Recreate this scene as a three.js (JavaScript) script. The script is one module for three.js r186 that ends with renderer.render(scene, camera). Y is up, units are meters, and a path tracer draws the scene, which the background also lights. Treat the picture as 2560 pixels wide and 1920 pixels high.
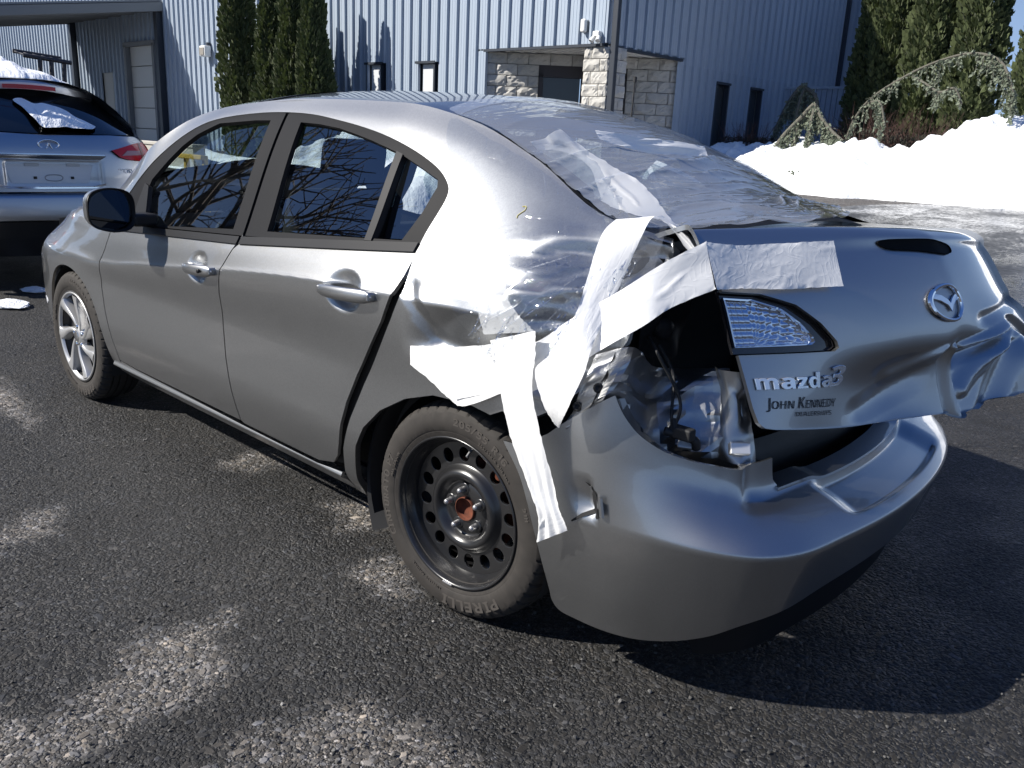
import * as THREE from 'three';
import { mergeGeometries, mergeVertices, toCreasedNormals } from 'three/addons/utils/BufferGeometryUtils.js';
import { RoundedBoxGeometry } from 'three/addons/geometries/RoundedBoxGeometry.js';
import { TextGeometry } from 'three/addons/geometries/TextGeometry.js';
import { FontLoader } from 'three/addons/loaders/FontLoader.js';

// ---------------------------------------------------------------- camera
const scene = new THREE.Scene();
const camera = new THREE.PerspectiveCamera(49.07, 4 / 3, 0.05, 400);
camera.position.set(1.5567, 1.3004, 2.3226);
camera.up.set(-0.22213, 0.96006, -0.17013);
camera.lookAt(1.5567 - 0.64967, 1.3004 - 0.27584, 2.3226 - 0.70841);
const renderer = new THREE.WebGLRenderer({ antialias: true });
renderer.setSize(1024, 768);
renderer.toneMapping = THREE.LinearToneMapping;
renderer.toneMappingExposure = 1.56;
renderer.shadowMap.enabled = true;

// ---------------------------------------------------------------- sky: clear winter air
{
  const w = 256, h = 128, d = new Float32Array(w * h * 4);
  for (let j = 0; j < h; j++) {
    const el = ((j + 0.5) / h - 0.5) * Math.PI, s = Math.max(0, Math.sin(el));
    const k = Math.pow(1 - s, 3.2), zen = [0.023, 0.064, 0.205], hor = [0.31, 0.44, 0.63];
    for (let i = 0; i < w; i++) for (let c = 0; c < 4; c++)
      d[(j * w + i) * 4 + c] = c === 3 ? 1 : zen[c] + (hor[c] - zen[c]) * k;
  }
  const sky = new THREE.DataTexture(d, w, h, THREE.RGBAFormat, THREE.FloatType);
  sky.mapping = THREE.EquirectangularReflectionMapping; sky.magFilter = THREE.LinearFilter; sky.needsUpdate = true;
  scene.background = sky; scene.environment = sky;
}
// ---------------------------------------------------------------- sun
const sun = new THREE.DirectionalLight(new THREE.Color().setRGB(1, 0.955, 0.88), 5);
sun.position.set(-0.72 * 30, 30, 30); sun.castShadow = true; sun.shadow.radius = 1;
Object.assign(sun.shadow.camera, { left: -45, right: 45, top: 45, bottom: -45, near: 1, far: 140 });
sun.shadow.mapSize.set(4096, 4096);
scene.add(sun, sun.target);

// ---------------------------------------------------------------- helpers
const V = (x, y, z) => new THREE.Vector3(x, y, z);
const clamp = (x, a, b) => Math.min(b, Math.max(a, x));
const lerp = (a, b, t) => a + (b - a) * t;
const sstep = (a, b, x) => { const t = clamp((x - a) / (b - a), 0, 1); return t * t * (3 - 2 * t); };
function rng(seed) { let s = seed >>> 0; return () => { s = (s + 0x6D2B79F5) | 0; let t = Math.imul(s ^ (s >>> 15), 1 | s); t = (t + Math.imul(t ^ (t >>> 7), 61 | t)) ^ t; return ((t ^ (t >>> 14)) >>> 0) / 4294967296; }; }
function hash(x, y, z) { let h = Math.imul(x | 0, 374761393) ^ Math.imul(y | 0, 668265263) ^ Math.imul(z | 0, 2147483647 ^ 0x5bd1e995); h = Math.imul(h ^ (h >>> 13), 1274126177); return ((h ^ (h >>> 16)) >>> 0) / 4294967296; }
function noise(x, y, z = 0) {
  const i = Math.floor(x), j = Math.floor(y), k = Math.floor(z), f = x - i, g = y - j, h = z - k;
  const u = f * f * (3 - 2 * f), v = g * g * (3 - 2 * g), w = h * h * (3 - 2 * h);
  const L = (a, b, t) => a + (b - a) * t, q = kk => L(L(hash(i, j, kk), hash(i + 1, j, kk), u), L(hash(i, j + 1, kk), hash(i + 1, j + 1, kk), u), v);
  return h === 0 ? q(k) * 2 - 1 : L(q(k), q(k + 1), w) * 2 - 1;
}
function fbm(x, y, z = 0, o = 4) { let a = 0, s = 0.5; for (let i = 0; i < o; i++) { a += s * noise(x, y, z); x = x * 2.03 + 7.1; y = y * 2.03 + 3.7; z = z * 2.03; s *= 0.5; } return a; }
const used = {};
const numbered = n => { used[n] = (used[n] ?? -1) + 1; return used[n] ? `${n}_${String(used[n]).padStart(3, '0')}` : n; };
function shade(o) { o.traverse(c => { if (c.isMesh) { c.castShadow = true; c.receiveShadow = true; } }); return o; }
function tag(o, label, category, group, kind) {
  if (label) o.userData.label = label; if (category) o.userData.category = category;
  if (group) o.userData.group = group; if (kind) o.userData.kind = kind; return o;
}
function part(name, geo, mat, parent) { const m = new THREE.Mesh(geo, mat); m.name = name; m.castShadow = m.receiveShadow = true; parent.add(m); return m; }
function thing(name, label, category, pos = [0, 0, 0], turn = 0, group) {
  const g = new THREE.Group(); g.name = numbered(name); g.position.set(...pos); g.rotation.y = turn; scene.add(g); return tag(g, label, category, group);
}
function single(name, geo, mat, label, category, group, kind) { const m = part(numbered(name), geo, mat, scene); return tag(m, label, category, group, kind); }
function place(c, pos, turn, scale, label, name) { c.name = numbered(name); scene.add(c); c.position.set(...pos); c.rotation.y = turn; if (scale) c.scale.set(...scale); if (label) c.userData = { ...c.userData, label }; return c; }
const RGB = (r, g, b) => new THREE.Color().setRGB(r, g, b);
const std = (c, roughness = 0.6, metalness = 0, extra = {}) => new THREE.MeshStandardMaterial({ color: c, roughness, metalness, side: THREE.DoubleSide, ...extra });
const phys = (c, o = {}) => new THREE.MeshPhysicalMaterial({ color: c, side: THREE.DoubleSide, ...o });
const merge = l => { const g = mergeGeometries(l.map(a => { const b = a.index ? a.toNonIndexed() : a; for (const k of Object.keys(b.attributes)) if (!['position', 'normal', 'uv'].includes(k)) b.deleteAttribute(k); return b; })); return g; };
function box(w, h, d, x = 0, y = 0, z = 0, r = 0) { const g = r ? new RoundedBoxGeometry(w, h, d, 2, r) : new THREE.BoxGeometry(w, h, d); return g.translate(x, y, z); }
function bar(a, b, r, n = 8, r2 = r) {   // a tapered rod from a to b
  const A = V(...a), B = V(...b), d = B.clone().sub(A), g = new THREE.CylinderGeometry(r2, r, d.length(), n);
  g.applyQuaternion(new THREE.Quaternion().setFromUnitVectors(V(0, 1, 0), d.clone().normalize())); const m = A.add(B).multiplyScalar(0.5); return g.translate(m.x, m.y, m.z);
}
const tube = (pts, r, n = 8, seg = 40, closed = false) => new THREE.TubeGeometry(new THREE.CatmullRomCurve3(pts.map(p => V(...p)), closed), seg, r, n, closed);
// texture helper: fn(x, y) in [0,1) -> grey or [r,g,b] (already in the texture's own encoding)
function tex(n, fn, srgb = false, m = n) {
  const d = new Uint8Array(n * m * 4);
  for (let j = 0; j < m; j++) for (let i = 0; i < n; i++) {
    const v = fn(i / n, j / m, i, j), o = (j * n + i) * 4, a = Array.isArray(v);
    d[o] = clamp((a ? v[0] : v) * 255, 0, 255); d[o + 1] = clamp((a ? v[1] : v) * 255, 0, 255); d[o + 2] = clamp((a ? v[2] : v) * 255, 0, 255); d[o + 3] = 255;
  }
  const t = new THREE.DataTexture(d, n, m, THREE.RGBAFormat); t.wrapS = t.wrapT = THREE.RepeatWrapping; t.magFilter = THREE.LinearFilter; t.minFilter = THREE.LinearMipmapLinearFilter; t.generateMipmaps = true;
  if (srgb) t.colorSpace = THREE.SRGBColorSpace; t.needsUpdate = true; return t;
}
// monotone cubic through (xs, ys)
function pchip(xs, ys) {
  const n = xs.length, h = [], d = [], m = new Array(n).fill(0);
  for (let i = 0; i < n - 1; i++) { h[i] = xs[i + 1] - xs[i]; d[i] = (ys[i + 1] - ys[i]) / h[i]; }
  for (let i = 1; i < n - 1; i++) if (d[i - 1] * d[i] > 0) { const w1 = 2 * h[i] + h[i - 1], w2 = h[i] + 2 * h[i - 1]; m[i] = (w1 + w2) / (w1 / d[i - 1] + w2 / d[i]); }
  m[0] = d[0]; m[n - 1] = d[n - 2];
  return x => {
    if (x <= xs[0]) return ys[0] + m[0] * (x - xs[0]); if (x >= xs[n - 1]) return ys[n - 1] + m[n - 1] * (x - xs[n - 1]);
    let i = 0; while (x > xs[i + 1]) i++;
    const t = (x - xs[i]) / h[i], s = 1 - t;
    return ys[i] * (1 + 2 * t) * s * s + h[i] * m[i] * t * s * s + ys[i + 1] * t * t * (3 - 2 * t) + h[i] * m[i + 1] * t * t * (t - 1);
  };
}
// Catmull-Rom through a list of numbers or arrays, t in [0, n-1]
function cr(list, t) {
  const n = list.length, i = clamp(Math.floor(t), 0, n - 2), f = t - i, g = k => list[clamp(k, 0, n - 1)];
  const w = [-0.5 * f ** 3 + f * f - 0.5 * f, 1.5 * f ** 3 - 2.5 * f * f + 1, -1.5 * f ** 3 + 2 * f * f + 0.5 * f, 0.5 * f ** 3 - 0.5 * f * f];
  const a = g(i - 1), b = g(i), c = g(i + 1), e = g(i + 2);
  return typeof b === 'number' ? w[0] * a + w[1] * b + w[2] * c + w[3] * e : b.map((_, k) => w[0] * a[k] + w[1] * b[k] + w[2] * c[k] + w[3] * e[k]);
}
function smoothPoly(pts, n = 6, closed = true) { // rounds an outline
  const c = new THREE.CatmullRomCurve3(pts.map(p => V(p[0], p[1], 0)), closed, 'centripetal'); return c.getPoints(pts.length * n).slice(0, closed ? -1 : undefined).map(p => [p.x, p.y]);
}
function clipHalf(poly, k, v, keepLess) {
  const out = [], n = poly.length, ins = p => keepLess ? p[k] <= v : p[k] >= v;
  for (let i = 0; i < n; i++) {
    const a = poly[i], b = poly[(i + 1) % n], ia = ins(a), ib = ins(b);
    if (ia) out.push(a);
    if (ia !== ib) { const t = (v - a[k]) / (b[k] - a[k]); const q = [a[0] + (b[0] - a[0]) * t, a[1] + (b[1] - a[1]) * t]; q[k] = v; out.push(q); }
  }
  return out;
}
function area(p) { let s = 0; for (let i = 0; i < p.length; i++) { const a = p[i], b = p[(i + 1) % p.length]; s += a[0] * b[1] - b[0] * a[1]; } return s / 2; }
// A sheet of metal, glass or cloth: the outline poly in (u, v) laid on the surface fn(u, v) -> [x, y, z], cut on a grid of cell size, edges turned in by rim
function patch(poly, fn, cell, o = {}) {
  const { rim = 0.012, cellV = cell, flip = false, eps = 0.002, lift = 0 } = o;
  if (area(poly) < 0) poly = poly.slice().reverse();
  const P = [], N = [], U = [], I = [], key = new Map();
  const f = (u, v) => { const p = fn(u, v); return V(p[0], p[1], p[2]); };
  const nrm = (u, v) => { const a = f(u + eps, v).sub(f(u - eps, v)), b = f(u, v + eps).sub(f(u, v - eps)); const n = a.cross(b).normalize(); return flip ? n.negate() : n; };
  const vert = (u, v) => {
    const k = Math.round(u * 2e5) + '_' + Math.round(v * 2e5); let i = key.get(k);
    if (i === undefined) { i = P.length / 3; key.set(k, i); const n = nrm(u, v), p = f(u, v).addScaledVector(n, lift); P.push(p.x, p.y, p.z); N.push(n.x, n.y, n.z); U.push(u, v); }
    return i;
  };
  let u0 = 1e9, u1 = -1e9, v0 = 1e9, v1 = -1e9; for (const [u, v] of poly) { u0 = Math.min(u0, u); u1 = Math.max(u1, u); v0 = Math.min(v0, v); v1 = Math.max(v1, v); }
  const tri = (a, b, c) => { if (a !== b && b !== c && a !== c) flip ? I.push(a, c, b) : I.push(a, b, c); };
  for (let i = Math.floor(u0 / cell); i * cell < u1; i++) {
    let s = clipHalf(clipHalf(poly, 0, i * cell, false), 0, (i + 1) * cell, true); if (s.length < 3) continue;
    for (let j = Math.floor(v0 / cellV); j * cellV < v1; j++) {
      let q = clipHalf(clipHalf(s, 1, j * cellV, false), 1, (j + 1) * cellV, true); if (q.length < 3 || Math.abs(area(q)) < 1e-9) continue;
      q = q.filter((a, k) => { const b = q[(k + 1) % q.length]; return Math.abs(a[0] - b[0]) + Math.abs(a[1] - b[1]) > 1e-7; }); if (q.length < 3) continue;
      const id = q.map(p => vert(p[0], p[1]));
      if (q.length === 3) tri(...id); else if (q.length === 4 && Math.abs(area(q) - cell * cellV) < 1e-7) { tri(id[0], id[1], id[2]); tri(id[0], id[2], id[3]); }
      else for (const t of THREE.ShapeUtils.triangulateShape(q.map(p => new THREE.Vector2(p[0], p[1])), [])) tri(id[t[0]], id[t[1]], id[t[2]]);
    }
  }
  if (rim) {
    for (let k = 0; k < poly.length; k++) {
      const a = poly[k], b = poly[(k + 1) % poly.length], n = Math.max(1, Math.ceil(Math.hypot(a[0] - b[0], a[1] - b[1]) / cell));
      for (let m = 0; m < n; m++) {
        const pts = [m / n, (m + 1) / n].map(t => { const u = lerp(a[0], b[0], t), v = lerp(a[1], b[1], t), nn = nrm(u, v); return [f(u, v).addScaledVector(nn, lift), nn, u, v]; });
        const side = pts[1][0].clone().sub(pts[0][0]).cross(pts[0][1]).normalize(), base = P.length / 3; if (flip) side.negate();
        for (const [p, nn, u, v] of pts) for (const dd of [0, -rim]) { const q = p.clone().addScaledVector(nn, dd); P.push(q.x, q.y, q.z); N.push(side.x, side.y, side.z); U.push(u, v); }
        I.push(base, base + 1, base + 2, base + 2, base + 1, base + 3);
      }
    }
  }
  const g = new THREE.BufferGeometry(); g.setAttribute('position', new THREE.Float32BufferAttribute(P, 3)); g.setAttribute('normal', new THREE.Float32BufferAttribute(N, 3)); g.setAttribute('uv', new THREE.Float32BufferAttribute(U, 2)); g.setIndex(I); return g;
}
function grid(nu, nv, fn, closeU = false) { // parametric sheet on [0,1]^2 with averaged normals
  const P = [], U = [], I = [];
  for (let j = 0; j <= nv; j++) for (let i = 0; i <= nu; i++) { const p = fn(i / nu, j / nv); P.push(...p); U.push(i / nu, j / nv); }
  for (let j = 0; j < nv; j++) for (let i = 0; i < nu; i++) { const a = j * (nu + 1) + i, b = a + nu + 1; I.push(a, a + 1, b, b, a + 1, b + 1); }
  const g = new THREE.BufferGeometry(); g.setAttribute('position', new THREE.Float32BufferAttribute(P, 3)); g.setAttribute('uv', new THREE.Float32BufferAttribute(U, 2)); g.setIndex(I); g.computeVertexNormals(); return g;
}
function lathe(prof, axis, seg = 48) { const g = new THREE.LatheGeometry(prof.map(p => new THREE.Vector2(p[0], p[1])), seg); if (axis === 'z') g.rotateX(Math.PI / 2); return g; }
const font = await new FontLoader().loadAsync('fonts/droid/droid_sans_bold.typeface.json'), fontThin = await new FontLoader().loadAsync('fonts/droid/droid_sans_regular.typeface.json');
// ================================================================ setting
const groundY = z => 0.72 * sstep(-1.6, -13.2, z);
// asphalt: crushed stone bound in tar, 2.4 m tile
const TILE = 2.4;
const asphalt = (() => {
  const n = 2048, H = new Float32Array(n * n), C = new Float32Array(n * n), R = rng(11);
  const layer = (cells, lo, hi, keep, hgt) => { // scattered angular stones on a jittered grid
    const px = new Float32Array(cells * cells), py = px.slice(), rad = px.slice(), tone = px.slice(), ang = px.slice(), asp = px.slice();
    for (let k = 0; k < cells * cells; k++) { px[k] = R(); py[k] = R(); rad[k] = R() < keep ? lerp(lo, hi, R() ** 2) : 0; tone[k] = R(); ang[k] = R() * 6.283; asp[k] = 0.85 + 1.1 * R(); }
    const s = n / cells;
    for (let cy = 0; cy < cells; cy++) for (let cx = 0; cx < cells; cx++) {
      const k = cy * cells + cx, r = rad[k]; if (!r) continue;
      const x0 = (cx + px[k]) * s, y0 = (cy + py[k]) * s, rr = r * s, ca = Math.cos(ang[k]), sa = Math.sin(ang[k]);
      const t = tone[k], top = hgt * (0.45 + 0.55 * R()), tilt = (R() - 0.5) * 0.7, tx = Math.cos(ang[k] * 3), ty = Math.sin(ang[k] * 3);
      const sides = 4 + Math.floor(R() * 3), ph = R() * 6.283, B = Math.ceil(rr * 1.5);
      for (let dy = -B; dy <= B; dy++) for (let dx = -B; dx <= B; dx++) {
        const u = (dx * ca + dy * sa) / asp[k], v = -dx * sa + dy * ca, a = Math.atan2(v, u) + ph, seg = 6.2832 / sides;
        const q = Math.hypot(u, v) * Math.cos(((a % seg) + seg) % seg - seg / 2) / rr; if (q >= 1) continue;
        const i = ((((Math.floor(y0) + dy) % n) + n) % n) * n + ((((Math.floor(x0) + dx) % n) + n) % n);
        const h = top * Math.min(1, (1 - q) * 2.6) * (1 + tilt * (dx * tx + dy * ty) / rr);
        if (h > H[i]) { H[i] = h; C[i] = 0.2 + t; }
      }
    }
  };
  layer(430, 0.25, 0.6, 0.95, 0.45); layer(240, 0.3, 0.72, 0.85, 0.75); layer(130, 0.25, 0.62, 0.5, 1.0);
  const stoneTone = t => t < 0.6 ? 0.17 + 0.17 * t : t < 0.93 ? 0.28 + 0.28 * (t - 0.6) : 0.36 + 1.6 * (t - 0.93);
  const col = tex(n, (x, y, i, j) => {
    const k = j * n + i, f = hash(i, j, 5) * 0.05 - 0.025, big = 0.03 * noise(x * 9, y * 9, 1.5);
    if (!C[k]) { const b = 0.115 + f + big; return [b * 1.85, b * 1.83, b * 1.79]; }
    const t = C[k] - 0.2, b = stoneTone(t) * 0.92 + f + big, warm = (Math.round(t * 997) % 7) / 7;
    return [1.85 * b * (0.97 + 0.07 * warm), 1.85 * b * 0.985, 1.85 * b * (1.03 - 0.11 * warm)];
  }, true);
  const bmp = tex(n, (x, y, i, j) => H[j * n + i] * 0.85 + hash(i, j, 9) * 0.08);
  const rgh = tex(512, (x, y, i, j) => { const v = 0.52 + 0.34 * hash(i, j, 3) + 0.1 * noise(x * 12, y * 12); return [0, v, 0]; });
  return new THREE.MeshStandardMaterial({ map: col, bumpMap: bmp, bumpScale: 0.0075, roughnessMap: rgh, roughness: 1, metalness: 0, vertexColors: true, side: THREE.DoubleSide });
})();
const breaks = (list) => { const o = []; for (const [a, b, s] of list) { const n = Math.max(1, Math.round((b - a) / s)); for (let i = 0; i < n; i++) o.push(a + (b - a) * i / n); } o.push(list[list.length - 1][1]); return o; };
// dry, worn patches of pale grit among the damp dark tar: outlines in x, z
const dryPatches = [[[-0.333, 1.98], [-0.346, 1.898], [-0.301, 1.83], [-0.338, 1.721], [-0.357, 1.648], [-0.431, 1.578], [-0.429, 1.495], [-0.394, 1.401], [-0.403, 1.291], [-0.338, 1.396], [-0.184, 1.413], [-0.119, 1.542], [-0.112, 1.669], [-0.078, 1.728], [-0.091, 1.815], [-0.132, 1.925], [-0.171, 2.022]],
  [[0.134, 1.663], [0.075, 1.548], [0.104, 1.44], [0.129, 1.32], [0.171, 1.265], [0.28, 1.233], [0.372, 1.215], [0.467, 1.19], [0.582, 1.274], [0.5, 1.6], [0.18, 1.695]],
  [[-1.233, 1.69], [-1.31, 1.612], [-1.443, 1.511], [-1.412, 1.401], [-1.212, 1.477], [-1.229, 1.561], [-1.194, 1.646]], [[-1.441, 0.824], [-1.48, 0.626], [-1.464, 0.494], [-1.277, 0.525], [-1.252, 0.714], [-1.335, 0.796]],
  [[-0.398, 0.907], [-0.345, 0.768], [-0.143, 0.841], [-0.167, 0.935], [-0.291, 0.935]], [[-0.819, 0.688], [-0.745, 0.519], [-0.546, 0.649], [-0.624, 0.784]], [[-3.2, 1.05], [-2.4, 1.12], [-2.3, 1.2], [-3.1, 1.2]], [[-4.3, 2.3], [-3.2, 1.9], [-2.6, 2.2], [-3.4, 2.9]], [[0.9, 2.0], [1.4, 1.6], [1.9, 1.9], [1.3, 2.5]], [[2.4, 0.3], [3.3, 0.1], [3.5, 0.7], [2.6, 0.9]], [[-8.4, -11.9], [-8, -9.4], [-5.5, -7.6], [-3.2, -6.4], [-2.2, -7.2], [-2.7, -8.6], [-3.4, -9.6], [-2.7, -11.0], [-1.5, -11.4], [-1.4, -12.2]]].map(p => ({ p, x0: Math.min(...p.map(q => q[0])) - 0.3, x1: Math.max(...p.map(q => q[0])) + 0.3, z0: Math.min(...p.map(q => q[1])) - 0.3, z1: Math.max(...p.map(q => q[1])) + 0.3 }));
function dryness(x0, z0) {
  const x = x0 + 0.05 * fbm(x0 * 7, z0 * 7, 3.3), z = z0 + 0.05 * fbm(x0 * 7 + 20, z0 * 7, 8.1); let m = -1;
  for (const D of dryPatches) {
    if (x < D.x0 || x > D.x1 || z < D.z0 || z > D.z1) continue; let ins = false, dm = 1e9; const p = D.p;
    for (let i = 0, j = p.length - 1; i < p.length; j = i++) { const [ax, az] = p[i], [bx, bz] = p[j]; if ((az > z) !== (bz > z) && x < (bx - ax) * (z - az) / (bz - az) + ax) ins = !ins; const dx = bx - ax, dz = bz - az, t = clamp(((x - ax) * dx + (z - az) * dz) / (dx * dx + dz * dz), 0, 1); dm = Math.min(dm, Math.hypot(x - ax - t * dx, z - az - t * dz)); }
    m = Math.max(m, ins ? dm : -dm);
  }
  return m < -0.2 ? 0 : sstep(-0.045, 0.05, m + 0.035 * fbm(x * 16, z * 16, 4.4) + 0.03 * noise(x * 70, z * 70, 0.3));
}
{
  const xs = breaks([[-120, -40, 20], [-40, -8, 2], [-8, -2.6, 0.2], [-2.6, 1.7, 0.02], [1.7, 6, 0.25], [6, 30, 2], [30, 120, 20]]);
  const zs = breaks([[-120, -40, 20], [-40, -14, 2], [-14, -1, 0.3], [-1, 0.3, 0.06], [0.3, 2.3, 0.02], [2.3, 8, 0.3], [8, 40, 4], [40, 120, 20]]);
  const P = [], U = [], K = [], I = [], w = xs.length;
  for (const z of zs) for (const x of xs) {
    P.push(x, groundY(z) + 0.006 * fbm(x * 1.3, z * 1.3, 0.5), z); U.push(x / TILE, z / TILE);
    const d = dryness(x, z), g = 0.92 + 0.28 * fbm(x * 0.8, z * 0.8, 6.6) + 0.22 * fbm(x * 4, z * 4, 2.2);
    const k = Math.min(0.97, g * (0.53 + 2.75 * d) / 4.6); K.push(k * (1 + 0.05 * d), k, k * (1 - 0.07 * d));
  }
  for (let j = 0; j < zs.length - 1; j++) for (let i = 0; i < w - 1; i++) { const a = j * w + i, b = a + w; I.push(a, b, a + 1, b, b + 1, a + 1); }
  const g = new THREE.BufferGeometry(); g.setAttribute('position', new THREE.Float32BufferAttribute(P, 3)); g.setAttribute('uv', new THREE.Float32BufferAttribute(U, 2)); g.setAttribute('color', new THREE.Float32BufferAttribute(K, 3)); g.setIndex(I); g.computeVertexNormals();
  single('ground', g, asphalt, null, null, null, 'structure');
}
{ // wet stretch of the drive where meltwater runs from the snow
  const m = new THREE.MeshPhysicalMaterial({ color: RGB(0.03, 0.032, 0.036), roughness: 1, side: THREE.DoubleSide, roughnessMap: tex(512, (x, y) => [0, 0.30 + 0.34 * fbm(x * 5, y * 5, 0.4, 5) + 0.12 * noise(x * 90, y * 90, 2), 0]), bumpMap: tex(512, (x, y, i, j) => 0.5 + 0.3 * fbm(x * 16, y * 16, 0.4, 3) + 0.25 * hash(i, j, 4)), bumpScale: 0.003 });
  const g = patch(smoothPoly([[-3.6, -9.9], [-2.6, -11.6], [0, -11.9], [3, -11.6], [3.2, -8.5], [1.5, -6], [-0.6, -5.6], [-1.6, -7.2], [-2.4, -7.8], [-2.6, -8.8]]), (x, z) => [x, groundY(z) + 0.012, z], 0.4, { rim: 0, flip: true });
  g.attributes.uv.array.forEach((v, i, a) => a[i] = v / 2.5); single('wet_asphalt', g, m, null, null, null, 'structure');
}
{ // loose grit
  const R = rng(5), g = new THREE.IcosahedronGeometry(1, 0); const p = g.attributes.position; const j = new Map();
  for (let i = 0; i < p.count; i++) { const k = [p.getX(i), p.getY(i), p.getZ(i)].map(v => v.toFixed(3)).join(); if (!j.has(k)) j.set(k, 0.65 + 0.6 * R()); const s = j.get(k); p.setXYZ(i, p.getX(i) * s, p.getY(i) * s * 0.6, p.getZ(i) * s); }
  g.computeVertexNormals();
  const N = 9000, im = new THREE.InstancedMesh(g, std(0xffffff, 0.85), N), m = new THREE.Matrix4(), q = new THREE.Quaternion();
  for (let i = 0; i < N; i++) {
    let x, z; do { x = -4 + 6 * R(); z = -0.2 + 2.6 * R(); } while (dryness(x, z) < 0.35 && R() < 0.55);
    const s = 0.0016 + 0.0042 * R() ** 3; q.setFromEuler(new THREE.Euler(R() * 0.6, R() * 6.28, R() * 0.6)); m.compose(V(x, groundY(z) + s * 0.3 + 0.003, z), q, V(s, s, s)); im.setMatrixAt(i, m);
    const b = 0.03 + 0.10 * R() ** 1.6 + (R() < 0.02 ? 0.15 : 0); im.setColorAt(i, RGB(b * 1.03, b, b * 0.95));
  }
  im.name = 'loose_grit'; im.castShadow = im.receiveShadow = true; tag(im, 'loose grit and stone chips scattered on the asphalt', 'grit', null, 'stuff'); scene.add(im);
}

// ---------------------------------------------------------------- metal building
const metalTex = tex(256, (x, y) => { const v = 0.9 + 0.07 * fbm(x * 6, y * 2, 1.1) + 0.05 * noise(x * 90, y * 3); return [v, v, v]; });
const siding = std(RGB(0.37, 0.435, 0.52), 0.5, 0.1, { map: metalTex });
const darkTrim = std(RGB(0.025, 0.032, 0.045), 0.5), whiteSoffit = std(RGB(0.72, 0.72, 0.70), 0.5), doorWhite = std(RGB(0.62, 0.63, 0.62), 0.5), steelGrey = std(RGB(0.19, 0.2, 0.21), 0.6);
const screwMat = std(RGB(0.25, 0.28, 0.33), 0.4, 0.5);
const building = thing('metal_building', 'blue grey ribbed metal building with a stone block corner porch', 'building', [0, 0, 0]);
const PITCH = 0.305, panelCache = {};
function panelGeo(y0, y1) { // one rib bay, base at u=0..0.305, outward +w(z)
  const k = y0.toFixed(3) + y1.toFixed(3); if (panelCache[k]) return panelCache[k];
  const pr = [[0, 0], [0.078, 0], [0.084, 0.005], [0.098, 0.005], [0.104, 0], [0.158, 0], [0.164, 0.005], [0.178, 0.005], [0.184, 0], [0.238, 0], [0.247, 0.055], [0.292, 0.055], [0.305, 0]];
  const P = [], U = [], I = [];
  pr.forEach(([u, w], i) => { for (const y of [y0, y1]) { P.push(u, y, w); U.push(u, y / 3); } if (i) { const a = (i - 1) * 2; I.push(a, a + 2, a + 1, a + 1, a + 2, a + 3); } });
  const g = new THREE.BufferGeometry(); g.setAttribute('position', new THREE.Float32BufferAttribute(P, 3)); g.setAttribute('uv', new THREE.Float32BufferAttribute(U, 2)); g.setIndex(I);
  return panelCache[k] = toCreasedNormals(g, 0.2);
}
// a run of rib bays from (x, z) heading along angle; holes: [u0, u1, y0, y1]
function siding_run(parent, x, z, turn, n, y0, top, holes = []) {
  const R = rng(Math.round(x * 100 + z * 7));
  for (let i = 0; i < n; i++) {
    const u = i * PITCH, mid = u + PITCH / 2, y1 = typeof top === 'function' ? Math.round(top(mid) * 20) / 20 : top; let spans = [[y0, y1]];
    for (const [a, b, c, d] of holes) if (mid > a && mid < b) spans = spans.flatMap(([p, q]) => [[p, Math.min(q, c)], [Math.max(p, d), q]].filter(s => s[1] - s[0] > 0.05));
    for (const [p, q] of spans) { const m = part('wall_panel', panelGeo(p, q), siding, parent); m.position.set(x + u * Math.cos(turn), 0, z - u * Math.sin(turn)); m.rotation.y = turn; }
  }
}
const CX = -8.62, AZ = -10.87, TOP = 7.6;
// A: sunlit front, runs from far left to the corner
const aN = 112, aX0 = CX - aN * PITCH;
const doorsA = [[-28.95, -26.9, 0.5, 3.83], [-31.2, -30.35, 0.5, 3.0]], winsA = [[-15.75, -15.14, 1.35, 2.94], [-13.89, -13.28, 1.35, 2.92]], porchA = [-11.74, CX, 0.3, 3.11];
siding_run(building, aX0, AZ, 0, aN, 0.3, TOP, [...doorsA, ...winsA, porchA].map(([a, b, c, d]) => [a - aX0, b - aX0, c, d]));
// B: shaded side, runs away from the corner
const winsB = [[14.85, 15.45, 1.0, 2.76], [16.37, 17.0, 1.0, 2.76]], bN = 33;
siding_run(building, CX, AZ, Math.PI / 2, bN, 0.3, TOP, [[0, 2.54, 0.3, 3.06], ...winsB.map(([a, b, c, d]) => [a + AZ, b + AZ, c, d])]);
// far sunlit wing behind
siding_run(building, CX - 0.2, -21.1, 0, 11, 0.3, u => 7.2 - Math.max(0, u - 1.2) * 1.25);
part('backing_wall', merge([box(33.9, TOP, 0.12, CX - 20.2, TOP / 2 + 0.3, AZ - 0.9), box(0.12, TOP, 9.5, CX - 1.2, TOP / 2 + 0.3, AZ - 6)]), steelGrey, building);
part('roof', merge([box(34.2, 0.12, 12, CX - 17.05, TOP + 0.06, AZ - 6)]), steelGrey, building);
part('corner_trim', merge([box(0.05, TOP - 3.12, 0.05, CX + 0.02, (TOP + 3.14) / 2, AZ + 0.02)]), siding, building);
part('base_trim', merge([box(3.14, 0.05, 0.06, -10.18, 3.1, AZ + 0.03), box(0.06, 0.05, 2.56, CX + 0.03, 3.075, AZ - 1.27)]), darkTrim, building);
part('end_trim', box(0.12, TOP, 0.1, CX + 0.08, TOP / 2 + 0.3, AZ - bN * PITCH - 0.05), darkTrim, building);
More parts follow.
